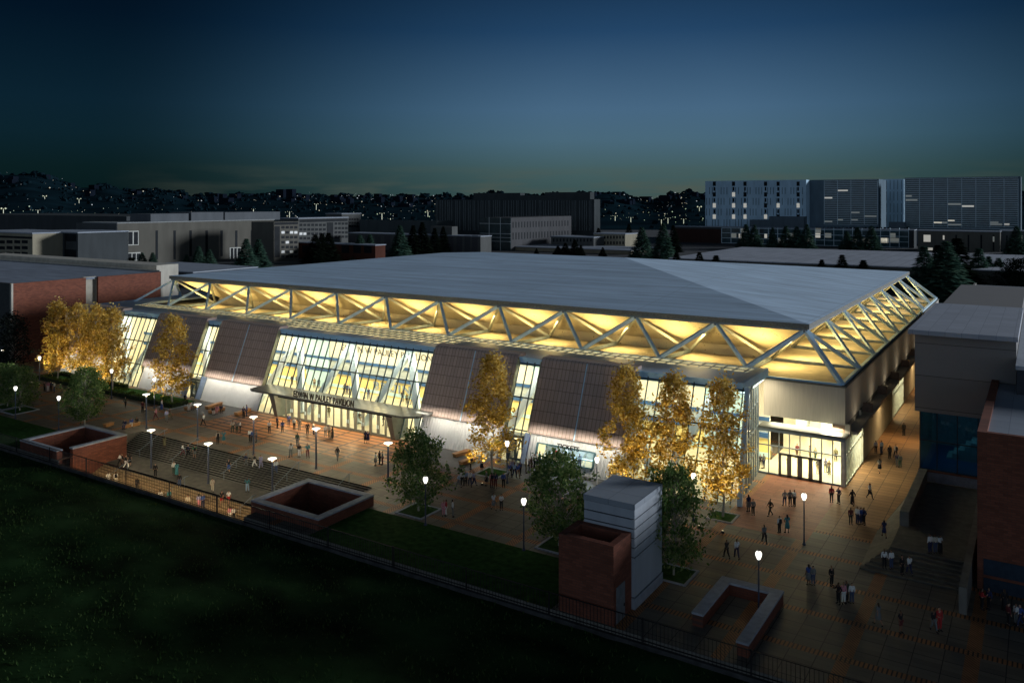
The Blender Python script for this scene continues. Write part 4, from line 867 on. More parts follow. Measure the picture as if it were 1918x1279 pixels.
# ------------------------------------------------------------------ people
def skin(name, verts, edges, radii, root=0, sub=1):
    me = bpy.data.meshes.new(name); me.from_pydata(verts, edges, []); o = bpy.data.objects.new(name, me); COL.objects.link(o)
    md = o.modifiers.new('s', 'SKIN'); md.use_smooth_shade = True
    for k, v in enumerate(me.skin_vertices[0].data):
        r = radii[k]; v.radius = (r, r) if isinstance(r, (int, float)) else r; v.use_root = k == root
    sb = o.modifiers.new('d', 'SUBSURF'); sb.levels = sub; sb.render_levels = sub
    bpy.context.view_layer.update(); dg = bpy.context.evaluated_depsgraph_get(); out = bpy.data.meshes.new_from_object(o.evaluated_get(dg)); out.name = name
    bpy.data.objects.remove(o); bpy.data.meshes.remove(me)
    out.polygons.foreach_set('use_smooth', [True] * len(out.polygons)); return out
class Sk:
    def __init__(s): s.v, s.e, s.r = [], [], []
    def add(s, p, r, frm=None):
        s.v.append(tuple(p)); s.r.append(r); i = len(s.v) - 1
        if frm is not None: s.e.append((frm, i))
        return i
# joints (faces -Y, x to its left), z up; one dict per pose
def pose(kind):
    J = dict(pel=(0, 0, .96), sp=(0, -.005, 1.14), ch=(0, 0, 1.33), nk=(0, .01, 1.48), hd=(0, -.015, 1.60), tp=(0, -.005, 1.70))
    for s, n in ((1, 'l'), (-1, 'r')):
        J['sh' + n] = (s * .175, .01, 1.40); J['el' + n] = (s * .225, .03, 1.13); J['wr' + n] = (s * .23, -.05, .90); J['ha' + n] = (s * .225, -.075, .83)
        J['hp' + n] = (s * .09, 0, .92); J['kn' + n] = (s * .10, -.02, .50); J['an' + n] = (s * .105, .03, .085); J['to' + n] = (s * .12, -.13, .035)
    if kind in ('walk', 'walk2'):
        f, b = ('l', 'r') if kind == 'walk' else ('r', 'l')
        sg = lambda n: 1 if n == 'l' else -1
        J['kn' + f] = (sg(f) * .10, -.20, .52); J['an' + f] = (sg(f) * .10, -.27, .10); J['to' + f] = (sg(f) * .11, -.42, .07)
        J['kn' + b] = (sg(b) * .10, .06, .50); J['an' + b] = (sg(b) * .10, .33, .15); J['to' + b] = (sg(b) * .11, .24, .03)
        J['el' + f] = (sg(f) * .22, .17, 1.16); J['wr' + f] = (sg(f) * .21, .16, .93); J['ha' + f] = (sg(f) * .205, .14, .86)
        J['el' + b] = (sg(b) * .22, -.10, 1.14); J['wr' + b] = (sg(b) * .19, -.26, .97); J['ha' + b] = (sg(b) * .18, -.30, .91)
    if kind == 'talk':
        J['elr'] = (-.26, -.06, 1.16); J['wrr'] = (-.20, -.28, 1.22); J['har'] = (-.18, -.34, 1.27); J['ell'] = (.30, .06, 1.15); J['wrl'] = (.17, -.03, .98); J['hal'] = (.12, -.06, .95); J['knl'] = (.14, -.05, .50); J['anl'] = (.17, .0, .085); J['tol'] = (.22, -.15, .035)
    if kind == 'cross':
        for s, n in ((1, 'l'), (-1, 'r')): J['el' + n] = (s * .24, -.05, 1.15); J['wr' + n] = (s * .02, -.20, 1.19); J['ha' + n] = (-s * .06, -.20, 1.22)
    if kind == 'sit':
        for k in ('pel', 'sp', 'ch', 'nk', 'hd', 'tp'): x, y, z = J[k]; J[k] = (x, y - (z - .96) * .22, z - .40)
        for s, n in ((1, 'l'), (-1, 'r')):
            J['sh' + n] = (s * .175, -.10, .99); J['el' + n] = (s * .23, -.13, .73); J['wr' + n] = (s * .12, -.36, .66); J['ha' + n] = (s * .07, -.42, .65)
            J['hp' + n] = (s * .09, -.03, .55); J['kn' + n] = (s * .13, -.45, .52); J['an' + n] = (s * .12, -.50, .085); J['to' + n] = (s * .14, -.64, .035)
    return J
def body_mesh(J):
    s = Sk(); pel = s.add(J['pel'], (.125, .10)); sp = s.add(J['sp'], (.11, .085), pel); ch = s.add(J['ch'], (.13, .095), sp); nk = s.add(J['nk'], .055, ch)
    hd = s.add(J['hd'], (.078, .092), nk); s.add(J['tp'], (.066, .08), hd)
    x, y, z = J['hd']; s.add((x, y - .115, z - .005), .012, hd)                                   # nose
    for n, g in (('l', 1), ('r', -1)):
        sh = s.add(J['sh' + n], .055, ch); el = s.add(J['el' + n], .042, sh); wr = s.add(J['wr' + n], .028, el); ha = s.add(J['ha' + n], (.034, .02), wr)
        d = (Vector(J['ha' + n]) - Vector(J['wr' + n])).normalized(); a = Vector((0, 1, 0)) - d * d.y; a.normalize(); h = Vector(J['ha' + n])
        for k, (o, L) in enumerate(((-.03, .075), (-.010, .085), (.010, .08), (.028, .062))): f1 = s.add(h + a * o + d * L * .55, .0095, ha); s.add(h + a * o * 1.1 + d * L + Vector((-g * .012, 0, 0)), .008, f1)
        t1 = s.add(Vector(J['wr' + n]) - a * .035 + d * .035, .011, wr); s.add(Vector(J['wr' + n]) - a * .05 + d * .075, .009, t1)
        hp = s.add(J['hp' + n], .08, pel); kn = s.add(J['kn' + n], .055, hp); an = s.add(J['an' + n], .036, kn); s.add(J['to' + n], (.036, .028), an)
    return skin('person', s.v, s.e, s.r)
def shirt_mesh(J, sleeve='long'):
    s = Sk(); low = Vector(J['pel']) - Vector((0, 0, .03)); a = s.add(low, (.155, .125)); sp = s.add(J['sp'], (.135, .108), a); ch = s.add(J['ch'], (.155, .118), sp); s.add(Vector(J['nk']) - Vector((0, 0, .02)), .068, ch)
    for n in 'lr':
        sh = s.add(J['sh' + n], .075, ch)
        el = s.add(J['el' + n] if sleeve == 'long' else Vector(J['sh' + n]).lerp(Vector(J['el' + n]), .75), .058, sh)
        if sleeve == 'long': s.add(Vector(J['el' + n]).lerp(Vector(J['wr' + n]), .85), .043, el)
    return skin('shirt', s.v, s.e, s.r)
def trouser_mesh(J, short=False):
    s = Sk(); a = s.add(Vector(J['pel']) + Vector((0, 0, .03)), (.14, .115))
    for n in 'lr':
        hp = s.add(J['hp' + n], .102, a); kn = s.add(Vector(J['hp' + n]).lerp(Vector(J['kn' + n]), .9) if short else J['kn' + n], .078, hp)
        if not short: s.add(Vector(J['kn' + n]).lerp(Vector(J['an' + n]), .9), .062, kn)
    return skin('trousers', s.v, s.e, s.r)
def skirt_mesh(J, z1):
    b = MB(); x, y, z = J['pel']; b.lathe([(.215, z1), (.20, (z1 + z) / 2), (.165, z), (.15, z + .06)], x, y, 14); m = b.mesh('skirt'); m.polygons.foreach_set('use_smooth', [True] * len(m.polygons)); return m
def hair_mesh(J, long):
    s = Sk(); h = Vector(J['hd']); t = Vector(J['tp']); a = s.add(t + Vector((0, .012, .01)), (.085, .095)); b = s.add(h + Vector((0, .045, .02)), (.085, .075), a)
    if long: c = s.add(h + Vector((0, .07, -.12)), (.08, .05), b); s.add(h + Vector((0, .075, -.27)), (.06, .03), c)
    return skin('hair', s.v, s.e, s.r)
def shoe_mesh(J):
    s = Sk(); 
    b = MB()
    for n in 'lr':
        a, t = Vector(J['an' + n]), Vector(J['to' + n]); d = t - a; b.tube(a - d * .22 + Vector((0, 0, -.02)), t + d * .12, .052, .045, 8)
    return b.mesh('shoes')
CACHE = {}
def pm(kind, what):
    k = (kind, what)
    if k not in CACHE:
        J = pose(kind)
        me = {'body': lambda: body_mesh(J), 'long': lambda: shirt_mesh(J), 'short': lambda: shirt_mesh(J, 'short'), 'trousers': lambda: trouser_mesh(J), 'shorts': lambda: trouser_mesh(J, True),
              'skirt': lambda: skirt_mesh(J, .50), 'dress': lambda: skirt_mesh(J, .16), 'hair': lambda: hair_mesh(J, False), 'longhair': lambda: hair_mesh(J, True), 'shoes': lambda: shoe_mesh(J)}[what]()
        me.materials.append(None); CACHE[k] = me
    return CACHE[k]
CLOTH = {'black': (.012, .012, .014), 'navy': (.02, .03, .085), 'blue': (.04, .09, .30), 'jeans': (.05, .08, .16), 'grey': (.16, .17, .17), 'white': (.72, .72, .70), 'cream': (.55, .50, .40), 'teal': (.05, .22, .25),
         'green': (.03, .22, .10), 'olive': (.13, .12, .06), 'maroon': (.12, .02, .025), 'red': (.42, .03, .03), 'pink': (.62, .25, .30), 'brown': (.12, .065, .04), 'lavender': (.32, .32, .50), 'pale blue': (.32, .45, .62), 'tan': (.36, .28, .18), 'dark green': (.03, .07, .05)}
SKINS = [(.36, .20, .13), (.22, .115, .07), (.10, .05, .03), (.42, .25, .17)]
HAIRS = [(.012, .009, .008), (.03, .018, .010), (.06, .035, .018), (.16, .15, .14)]
def cm(pre, c): return mat(pre, c, .8, 0, .12, 14)
def setmat(o, m): o.material_slots[0].link = 'OBJECT'; o.material_slots[0].material = m
PR = random.Random(9)
TOC = math.atan2(CAM.y + 30, CAM.x + 50)
def person(p, kind, top, bot, face, label, group, hair=None, bag=None, scale=None):
    """bot: trousers colour, or 'skirt:colour', 'dress:colour', 'shorts:colour'"""
    o = bpy.data.objects.new('person', pm(kind, 'body')); COL.objects.link(o); setmat(o, cm('skin_%d' % (k := PR.randrange(4)), SKINS[k]))
    def ch(name, what, m): c = bpy.data.objects.new(name, pm(kind, what)); COL.objects.link(c); c.parent = o; setmat(c, m); return c
    style, col = bot.split(':') if ':' in bot else ('trousers', bot)
    if kind == 'sit' and style in ('skirt', 'dress'): style = 'trousers'
    ch('shirt', 'short' if style in ('shorts', 'skirt') else 'long', cm('cloth_' + top.replace(' ', '_'), CLOTH[top])); ch({'skirt': 'skirt', 'dress': 'skirt'}.get(style, style), style, cm('cloth_' + col.replace(' ', '_'), CLOTH[col]))
    ch('hair', 'longhair' if hair == 'long' else 'hair', cm('hair_%d' % (k := (3 if hair == 'grey' else PR.randrange(3))), HAIRS[k])); ch('shoes', 'shoes', cm('cloth_black', CLOTH['black']))
    if bag:
        J = pose(kind)
        if bag == 'case': x, y, z = J['hal']; b = MB().box(x - .05, y - .20, z - .42, x + .05, y + .20, z - .10).bar((x, y - .07, z - .10), (x, y - .07, z), .02, .02).bar((x, y + .07, z - .10), (x, y + .07, z), .02, .02)
        else: x, y, z = J['ch']; b = MB().hexa([(x - .14, y + .11, z - .30), (x + .14, y + .11, z - .30), (x + .14, y + .25, z - .28), (x - .14, y + .25, z - .28), (x - .12, y + .11, z + .10), (x + .12, y + .11, z + .10), (x + .12, y + .20, z + .08), (x - .12, y + .20, z + .08)])
        b.build('briefcase' if bag == 'case' else 'backpack', cm('cloth_black', CLOTH['black']), o)
    # facing: c toward the viewer, a away from the viewer, l / r across the view, or degrees
    base = {'c': 0, 'a': 180, 'l': -90, 'r': 90}.get(face, face if isinstance(face, (int, float)) else 0)
    o.location = p; o.rotation_euler = (0, 0, TOC + R(90) + R(base) + R(PR.uniform(-22, 22))); s = scale or PR.uniform(.96, 1.06); o.scale = (s, s, s)
    for cut in (' the ', ' and ', ' of '):
        if len(label.split()) > 16: label = label.replace(cut, ', ' if cut == ' and ' else ' ')
    tag(o, label, 'person', group); return o
T_, W_, X_, S_ = 'talk', 'walk', 'cross', 'stand'
Gp = 'people on the plaza'
def word(kind, top, bot, bag=None):
    st, c = bot.split(':') if ':' in bot else ('trousers', bot)
    st = {'dress': 'long skirt'}.get(st, st); return 'person in %s top and %s %s%s' % (top, c, st, {'case': ' with briefcase', 'pack': ' with backpack', None: ''}[bag])
def crowd(rows, z=0.0, group=Gp):
    for px, py, kind, top, bot, face, where, *more in rows:
        hair = more[0] if more else None; bag = more[1] if len(more) > 1 else None
        if kind == 'walk' and (px * 7 + py) % 2 > 1: kind = 'walk2'
        zz = z(px, py) if callable(z) else z
        person(at(px, py, zz), kind, top, bot, face, word(kind, top, bot, bag) + ' ' + where, group, hair, bag)
crowd([
 (83, 733, T_, 'black', 'black', 'r', 'left of three by the hedge corner'), (90, 734, S_, 'pink', 'white', 'c', 'in the group by the hedge corner', 'long'), (95, 733, S_, 'navy', 'black', 'c', 'behind the pink top by the hedge'), (102, 735, S_, 'white', 'jeans', 'l', 'right of the group by the hedge corner'),
 (235, 763, W_, 'dark green', 'black', 'a', 'alone in front of the hedge'), (267, 773, S_, 'maroon', 'black', 'a', 'beside the leftmost disc lamp post'),
 (292, 786, W_, 'pink', 'maroon', 'l', 'walking past the end of the hedge'), (303, 768, W_, 'white', 'dress:blue', 'r', 'near the globe lamp by the hedge', 'long'), (312, 790, W_, 'lavender', 'grey', 'a', 'walking in front of the lone birch'), (318, 785, W_, 'brown', 'olive', 'r', 'just right of the lavender top'),
 (347, 757, S_, 'blue', 'black', 'a', 'standing at the narrow door left of the entrance', None, 'pack'), (381, 797, W_, 'white', 'black', 'l', 'walking near the second disc lamp'),
 (456.5, 783, S_, 'navy', 'black', 'c', 'at the bench nearest the entrance'), (462, 780, S_, 'blue', 'navy', 'l', 'right beside the bench nearest the entrance'),
 (436, 810, T_, 'cream', 'dark green', 'a', 'left of the trio on the lit paving'), (444, 811, S_, 'grey', 'dark green', 'c', 'middle of the trio on the lit paving'), (450, 810, X_, 'white', 'black', 'l', 'right of the trio on the lit paving'),
 (408, 832, S_, 'cream', 'black', 'a', 'above the wide steps by the teal dress', None, 'pack'), (419, 831, T_, 'teal', 'skirt:teal', 'c', 'above the wide steps', 'long'),
 (468.5, 828, S_, 'white', 'black', 'c', 'left of the disc lamp above the steps'), (473, 829, S_, 'blue', 'black', 'a', 'touching the disc lamp post above the steps'), (480, 828, S_, 'grey', 'navy', 'l', 'right of the disc lamp above the steps'),
 (504.5, 811, X_, 'white', 'black', 'c', 'alone on the striped paving left of the entrance'), (519.5, 802, S_, 'navy', 'black', 'r', 'on the striped paving left of the blue shirt'), (529, 810, S_, 'blue', 'black', 'c', 'on the striped paving before the left pier'), (541, 798, S_, 'blue', 'navy', 'c', 'close to the leftmost entrance door'),
 (551, 805, S_, 'white', 'black', 'a', 'before the first entrance doors with a dark vest'), (561, 806, S_, 'grey', 'grey', 'a', 'before the entrance doors beside the white vest'), (576, 814, S_, 'black', 'black', 'c', 'all dark before the entrance doors'), (587, 813.5, T_, 'white', 'navy', 'r', 'by the disc lamp before the entrance doors'),
 (609.5, 818, S_, 'white', 'grey', 'a', 'left of the trio under the sign'), (617, 819.5, S_, 'cream', 'olive', 'a', 'middle of the trio under the sign'), (623, 820.5, X_, 'black', 'dress:black', 'l', 'right of the trio under the sign', 'long'),
 (557, 836, S_, 'dark green', 'grey', 'a', 'behind the three on the open plaza'), (545, 856, T_, 'white', 'grey', 'a', 'left of three on the open plaza', 'long'), (560.5, 856, S_, 'black', 'white', 'c', 'middle of three on the open plaza'), (576, 857, T_, 'teal', 'maroon', 'c', 'right of three on the open plaza', 'long'),
 (632, 862, W_, 'black', 'grey', 'a', 'alone in the middle of the open plaza'), (684.5, 830, S_, 'navy', 'skirt:black', 'a', 'left of the pair before the right entrance pier', 'long'), (689.5, 830, S_, 'navy', 'skirt:navy', 'c', 'right of the pair before the right entrance pier', 'long'),
 (703.5, 872, S_, 'white', 'skirt:grey', 'l', 'left of three by the tall disc lamp', 'long'), (711, 870, S_, 'black', 'black', 'r', 'middle of three by the tall disc lamp'), (716.5, 870, S_, 'grey', 'maroon', 'l', 'right of three by the tall disc lamp'),
 (881.5, 878.5, S_, 'navy', 'black', 'l', 'by the front bench of the pair', None, 'pack'), (902.5, 883, X_, 'white', 'skirt:black', 'c', 'beside the middle birch', 'long'),
 (859, 914, W_, 'pale blue', 'grey', 'l', 'leftmost of the strolling five'), (866, 910, S_, 'white', 'black', 'a', 'second of the strolling five'), (872.5, 909, S_, 'pale blue', 'black', 'c', 'middle of the strolling five'), (880.5, 911, W_, 'white', 'navy', 'a', 'fourth of the strolling five'), (887.5, 910, W_, 'lavender', 'navy', 'r', 'rightmost of the strolling five'),
 (831, 966, S_, 'pink', 'pink', 'c', 'beside the red top near the lawn edge'), (835.5, 966, S_, 'red', 'white', 'l', 'near the lawn edge', 'long'), (848, 968, S_, 'white', 'grey', 'r', 'alone with long hair near the lawn edge', 'long'),
 (911, 909.5, S_, 'grey', 'skirt:black', 'l', 'left of four in front of the birch bed'), (921, 913, S_, 'pink', 'maroon', 'a', 'in front of the birch bed with dark coat', 'long', 'pack'), (928, 913.5, S_, 'navy', 'maroon', 'c', 'third of four in front of the birch bed'), (943, 913.5, S_, 'blue', 'black', 'a', 'right of four in front of the birch bed'),
 (955, 893, W_, 'blue', 'black', 'c', 'in the blue group at the globe lamp, leftmost'), (959.5, 889, S_, 'lavender', 'black', 'c', 'in the blue group at the globe lamp, second'), (963.5, 894, W_, 'pale blue', 'navy', 'c', 'in the blue group at the globe lamp, third'), (970, 895, W_, 'blue', 'brown', 'c', 'in the blue group at the globe lamp, fourth'), (974, 890, S_, 'navy', 'black', 'c', 'in the blue group at the globe lamp, rightmost'),
 (985.5, 886, S_, 'olive', 'olive', 'r', 'last in the ticket queue'), (991, 884, S_, 'black', 'black', 'r', 'second from the end of the ticket queue'), (995.5, 881, S_, 'brown', 'brown', 'r', 'third from the end of the ticket queue'), (1001, 877, S_, 'white', 'black', 'r', 'in the middle of the ticket queue'), (1006, 873, S_, 'cream', 'black', 'r', 'in the ticket queue just behind the head'), (1011, 870, S_, 'teal', 'navy', 'r', 'at the head of the ticket queue'),
 (1000, 902, S_, 'white', 'black', 'l', 'beside the brown coats near the queue', 'long'), (1006, 900.5, S_, 'brown', 'dress:brown', 'a', 'left of two brown coats near the queue', 'long'), (1010.5, 895, S_, 'brown', 'maroon', 'l', 'right of two brown coats near the queue'),
 (924.5, 955, W_, 'white', 'skirt:grey', 'c', 'left of the pair between the two round trees', 'long', 'case'), (939, 955, X_, 'white', 'black', 'c', 'right of the pair between the two round trees'),
])
crowd([
 (1402, 958, S_, 'navy', 'skirt:grey', 'a', 'left of the pair at the glass corner', 'long'), (1410.5, 965, S_, 'grey', 'black', 'a', 'right of the pair at the glass corner'), (1443, 966, W_, 'black', 'black', 'l', 'alone and all dark on the brick forecourt'),
 (1470, 947.5, T_, 'cream', 'navy', 'a', 'left of the trio on the brick forecourt'), (1480, 947.5, S_, 'grey', 'black', 'c', 'middle of the trio on the brick forecourt'), (1488, 948, X_, 'white', 'black', 'l', 'right of the trio on the brick forecourt'),
 (1557.5, 941, S_, 'red', 'black', 'a', 'left of the pair at the forecourt edge', 'long'), (1571, 943, T_, 'navy', 'black', 'l', 'right of the pair at the forecourt edge'), (1596.5, 946, W_, 'black', 'dress:black', 'a', 'walking in a long coat on the lit walkway', 'long'),
 (1629, 933.5, W_, 'white', 'black', 'c', 'striding brightly lit on the walkway', 'grey', 'case'), (1460, 998, S_, 'white', 'black', 'a', 'left of the pair before the lamp', None, 'pack'), (1474.5, 998, T_, 'teal', 'skirt:teal', 'a', 'right of the pair before the lamp', 'long'),
 (1593.5, 982, S_, 'maroon', 'black', 'c', 'left of four at the edge of the lit walkway'), (1606, 982, S_, 'white', 'navy', 'r', 'second of four at the edge of the lit walkway'), (1612.5, 982, S_, 'blue', 'navy', 'a', 'third of four at the edge of the lit walkway'), (1618, 982, T_, 'navy', 'black', 'l', 'rightmost of four at the edge of the lit walkway'),
 (1431.5, 1016, W_, 'grey', 'black', 'c', 'in a suit before the birch bed', None, 'case'), (1361, 1045, W_, 'black', 'black', 'a', 'left of the pair right of the green tree'), (1380, 1046, W_, 'white', 'navy', 'a', 'right of the pair right of the green tree'),
 (1514.5, 1095, S_, 'blue', 'skirt:grey', 'a', 'left of the pair on the dim plaza', 'long'), (1523, 1096, S_, 'grey', 'jeans', 'a', 'right of the pair on the dim plaza'), (1557.5, 1096.5, S_, 'black', 'black', 'c', 'alone in the dark near the terrace steps'),
 (1570.5, 1130, T_, 'black', 'black', 'l', 'left of four on the dark plaza'), (1580, 1130, S_, 'pink', 'white', 'c', 'second of four on the dark plaza'), (1585.5, 1128, S_, 'dark green', 'black', 'c', 'third of four on the dark plaza'), (1595.5, 1130, S_, 'white', 'jeans', 'a', 'rightmost of four on the dark plaza'),
 (1640.5, 849, S_, 'white', 'black', 'a', 'left of the pair by the long side wall'), (1651, 851, S_, 'pale blue', 'jeans', 'a', 'right of the pair by the long side wall'), (1666.5, 859, S_, 'black', 'black', 'c', 'dark figure in the middle of the side walkway'), (1678, 858, W_, 'white', 'black', 'a', 'next to the dark figure on the side walkway', None, 'pack'),
 (1680.5, 874, S_, 'navy', 'grey', 'c', 'left of the close pair on the side walkway'), (1686, 876, S_, 'grey', 'dark green', 'a', 'right of the close pair on the side walkway'), (1647.5, 885, W_, 'grey', 'skirt:black', 'a', 'alone on the side walkway', 'long'), (1693, 816, S_, 'black', 'black', 'a', 'farthest along the side walkway'),
 (1645, 1171, W_, 'grey', 'skirt:grey', 'a', 'alone in the darkest part of the plaza', 'long'), (1687, 1185, S_, 'black', 'shorts:maroon', 'c', 'in dark foreground right of the grey skirt'), (1749, 1182, W_, 'black', 'grey', 'c', 'with an open coat in the dark foreground'), (1759.5, 1181, S_, 'red', 'red', 'c', 'in red beside the open coat'),
 (1839, 1141, T_, 'red', 'black', 'r', 'left of the pair at the brick building windows', 'long'), (1852.5, 1141, S_, 'navy', 'black', 'l', 'right of the pair at the brick building windows'), (1881.5, 1143, S_, 'black', 'dress:black', 'a', 'alone under the brick building windows', 'long'),
 (1889, 1171, S_, 'maroon', 'black', 'r', 'left of three at the right edge'), (1903.5, 1170, S_, 'white', 'grey', 'l', 'middle of three at the right edge'), (1911, 1173, W_, 'blue', 'navy', 'l', 'rightmost at the right edge')])
crowd([(1656.5, 1064, S_, 'white', 'black', 'c', 'left of two white shirts on the terrace steps'), (1669.5, 1066, S_, 'white', 'jeans', 'a', 'right of two white shirts on the terrace steps')], .40)
crowd([(1689.5, 1076, S_, 'black', 'black', 'c', 'dark on the lowest terrace steps'), (1703.5, 1076.5, W_, 'white', 'navy', 'a', 'on the lowest terrace steps')], .27)
crowd([(1742, 1036.5, S_, 'white', 'navy', 'a', 'left of three on the terrace'), (1752, 1036.5, S_, 'cream', 'jeans', 'a', 'middle of three on the terrace'), (1761, 1036.5, X_, 'white', 'dress:black', 'c', 'right of three on the terrace', 'long')], .9)
crowd([(1656, 1006, W_, 'navy', 'skirt:navy', 'a', 'alone on the ramp left of the terrace', 'long')], .55)
# seated, on the benches (feet on the ground in front of the seat)
def seated(rows):
    for px, py, top, bot, where, *more in rows:
        person(at(px, py), 'sit', top, bot, 'c', word('sit', top, bot) + ' seated ' + where, 'people seated on benches', more[0] if more else None)
seated([(234, 802, 'navy', 'jeans', 'at the left of the dim bench'), (246, 799, 'blue', 'white', 'in the middle of the dim bench'), (257, 796, 'black', 'black', 'at the right of the dim bench'),
        (354, 768.5, 'white', 'white', 'on the pale bench by the hedge, left'), (362, 766.5, 'white', 'grey', 'on the pale bench by the hedge, right'), (399, 776, 'black', 'white', 'left on the lit bench'), (407, 774, 'pink', 'pink', 'in the middle of the lit bench', 'long'), (414, 772, 'navy', 'black', 'right on the lit bench')])
# on the steps and landing
def step_z(px, py):
    for k in range(13):
        z = -.15 * k; y = at(px, py, z).y
        if y >= -36.5 - .3 * k or k == 12: return z
    return -1.83
crowd([(308, 840, W_, 'olive', 'skirt:olive', 'a', 'walking down at the left of the wide steps', 'long'), (342, 854, W_, 'white', 'maroon', 'r', 'left of three on the wide steps'), (352, 856, W_, 'navy', 'black', 'r', 'middle of three on the wide steps', None, 'pack'), (364.5, 859, W_, 'green', 'shorts:grey', 'a', 'right of three on the wide steps', 'grey', 'pack'),
       (428.5, 885, W_, 'black', 'skirt:blue', 'a', 'on the middle of the wide steps', 'grey'), (460.5, 874, W_, 'navy', 'grey', 'r', 'left of the walkers at the right of the steps'), (477, 875, W_, 'black', 'white', 'l', 'striding at the right of the steps'), (488.5, 878, W_, 'lavender', 'lavender', 'a', 'right of the walkers on the steps'), (517, 887, W_, 'white', 'jeans', 'c', 'beside the disc lamp of the closed well')], step_z, 'people on the steps')
crowd([(224.5, 873, W_, 'white', 'black', 'l', 'left of four at the brick well wall'), (229, 874, W_, 'black', 'brown', 'l', 'second of four at the brick well wall'), (236, 877, W_, 'black', 'white', 'r', 'third of four at the brick well wall'), (243, 873, S_, 'black', 'skirt:black', 'a', 'right of four at the brick well wall', 'long'),
       (291, 893.5, S_, 'black', 'black', 'a', 'alone in the middle of the landing'), (325.5, 890, S_, 'white', 'dark green', 'a', 'left of the close pair on the landing'), (331, 890.5, S_, 'teal', 'dress:teal', 'a', 'right of the close pair on the landing', 'long'),
       (336, 913, S_, 'black', 'jeans', 'a', 'at the front edge of the landing'), (398, 921, W_, 'cream', 'cream', 'a', 'in a pale suit at the front of the landing'), (463, 921.5, T_, 'teal', 'pale blue', 'c', 'on the right half of the landing', 'grey')], -1.83, 'people on the steps')
def low_z(px, py):
    for k in range(18):
        z = -1.83 - .165 * k; y = at(px, py, z).y
        if y >= -43.9 - .36 * k or k == 17: return z
crowd([(203.5, 908, W_, 'white', 'white', 'a', 'leftmost on the lit lower steps'), (217, 910, W_, 'white', 'cream', 'a', 'second from left on the lit lower steps', None, 'pack'), (257, 920, S_, 'black', 'black', 'a', 'with pale hair alone on the lit lower steps', 'grey'), (300, 944, S_, 'white', 'pink', 'a', 'left of the pair low on the lit steps', 'long'), (317, 944, S_, 'teal', 'navy', 'a', 'right of the pair low on the lit steps', 'long'),
       (352, 955, S_, 'cream', 'tan', 'a', 'alone in cream low on the lit steps'), (372.5, 952, S_, 'lavender', 'pink', 'a', 'left of the pair behind the railing', 'long'), (380, 952.5, S_, 'blue', 'navy', 'a', 'right of the pair behind the railing'), (415.5, 947, W_, 'black', 'shorts:red', 'a', 'left of two in red shorts behind the railing'), (428.5, 945, W_, 'white', 'shorts:red', 'a', 'right of two in red shorts behind the railing'),
       (431, 976, S_, 'pink', 'white', 'a', 'left of the last pair by the closed well'), (438, 977, W_, 'white', 'black', 'a', 'right of the last pair by the closed well')], low_z, 'people on the lower steps')
# inside the lit lobby
Gi = 'people inside the lit lobby'
crowd([(547, 720, S_, 'black', 'brown', 'c', 'behind the left end of the upper glass'), (556.5, 720, W_, 'grey', 'black', 'c', 'walking behind the left end of the upper glass'), (589, 726.5, S_, 'tan', 'brown', 'c', 'left of three before the pale wall bay'), (597, 727, S_, 'navy', 'navy', 'c', 'middle of three before the pale wall bay'), (613, 726, T_, 'brown', 'tan', 'c', 'right of three before the pale wall bay'),
       (645, 738, S_, 'grey', 'olive', 'c', 'left of the lobby trio'), (650, 738, S_, 'navy', 'navy', 'c', 'middle of the lobby trio'), (654.5, 738, S_, 'lavender', 'navy', 'l', 'right of the lobby trio'), (683, 746, S_, 'white', 'pale blue', 'r', 'left of the lobby pair by the wall letters'), (690, 747, S_, 'navy', 'jeans', 'c', 'right of the lobby pair by the wall letters'), (719, 755, S_, 'brown', 'olive', 'a', 'alone under the wall letters'),
       (754, 752, S_, 'black', 'navy', 'c', 'left of three behind the right end of the upper glass'), (762, 757, S_, 'olive', 'black', 'c', 'middle of three behind the right end of the upper glass'), (772.5, 757, W_, 'grey', 'navy', 'l', 'right of three behind the right end of the upper glass'),
       (616, 781, S_, 'olive', 'olive', 'c', 'behind the middle pane of the doors'), (665, 792, S_, 'tan', 'tan', 'c', 'left of the two behind the right doors'), (674, 793, S_, 'grey', 'tan', 'c', 'right of the two behind the right doors'), (718, 797, S_, 'black', 'black', 'l', 'in black behind the last door'), (727.5, 799, W_, 'grey', 'black', 'c', 'walking behind the last pane of the doors'),
       (234, 713, S_, 'grey', 'grey', 'c', 'left behind the glass between the first panels'), (245, 715, S_, 'tan', 'grey', 'c', 'right behind the glass between the first panels'), (257, 699, S_, 'white', 'olive', 'c', 'farther back behind the first glass, left'), (267, 699, S_, 'olive', 'grey', 'c', 'farther back behind the first glass, right'),
       (1040, 866, S_, 'red', 'brown', 'c', 'behind the left of the ticket window'), (1072, 872, S_, 'grey', 'pale blue', 'c', 'behind the middle of the ticket window'), (1086, 876, S_, 'pale blue', 'navy', 'c', 'behind the right of the ticket window')], 0.05, Gi)
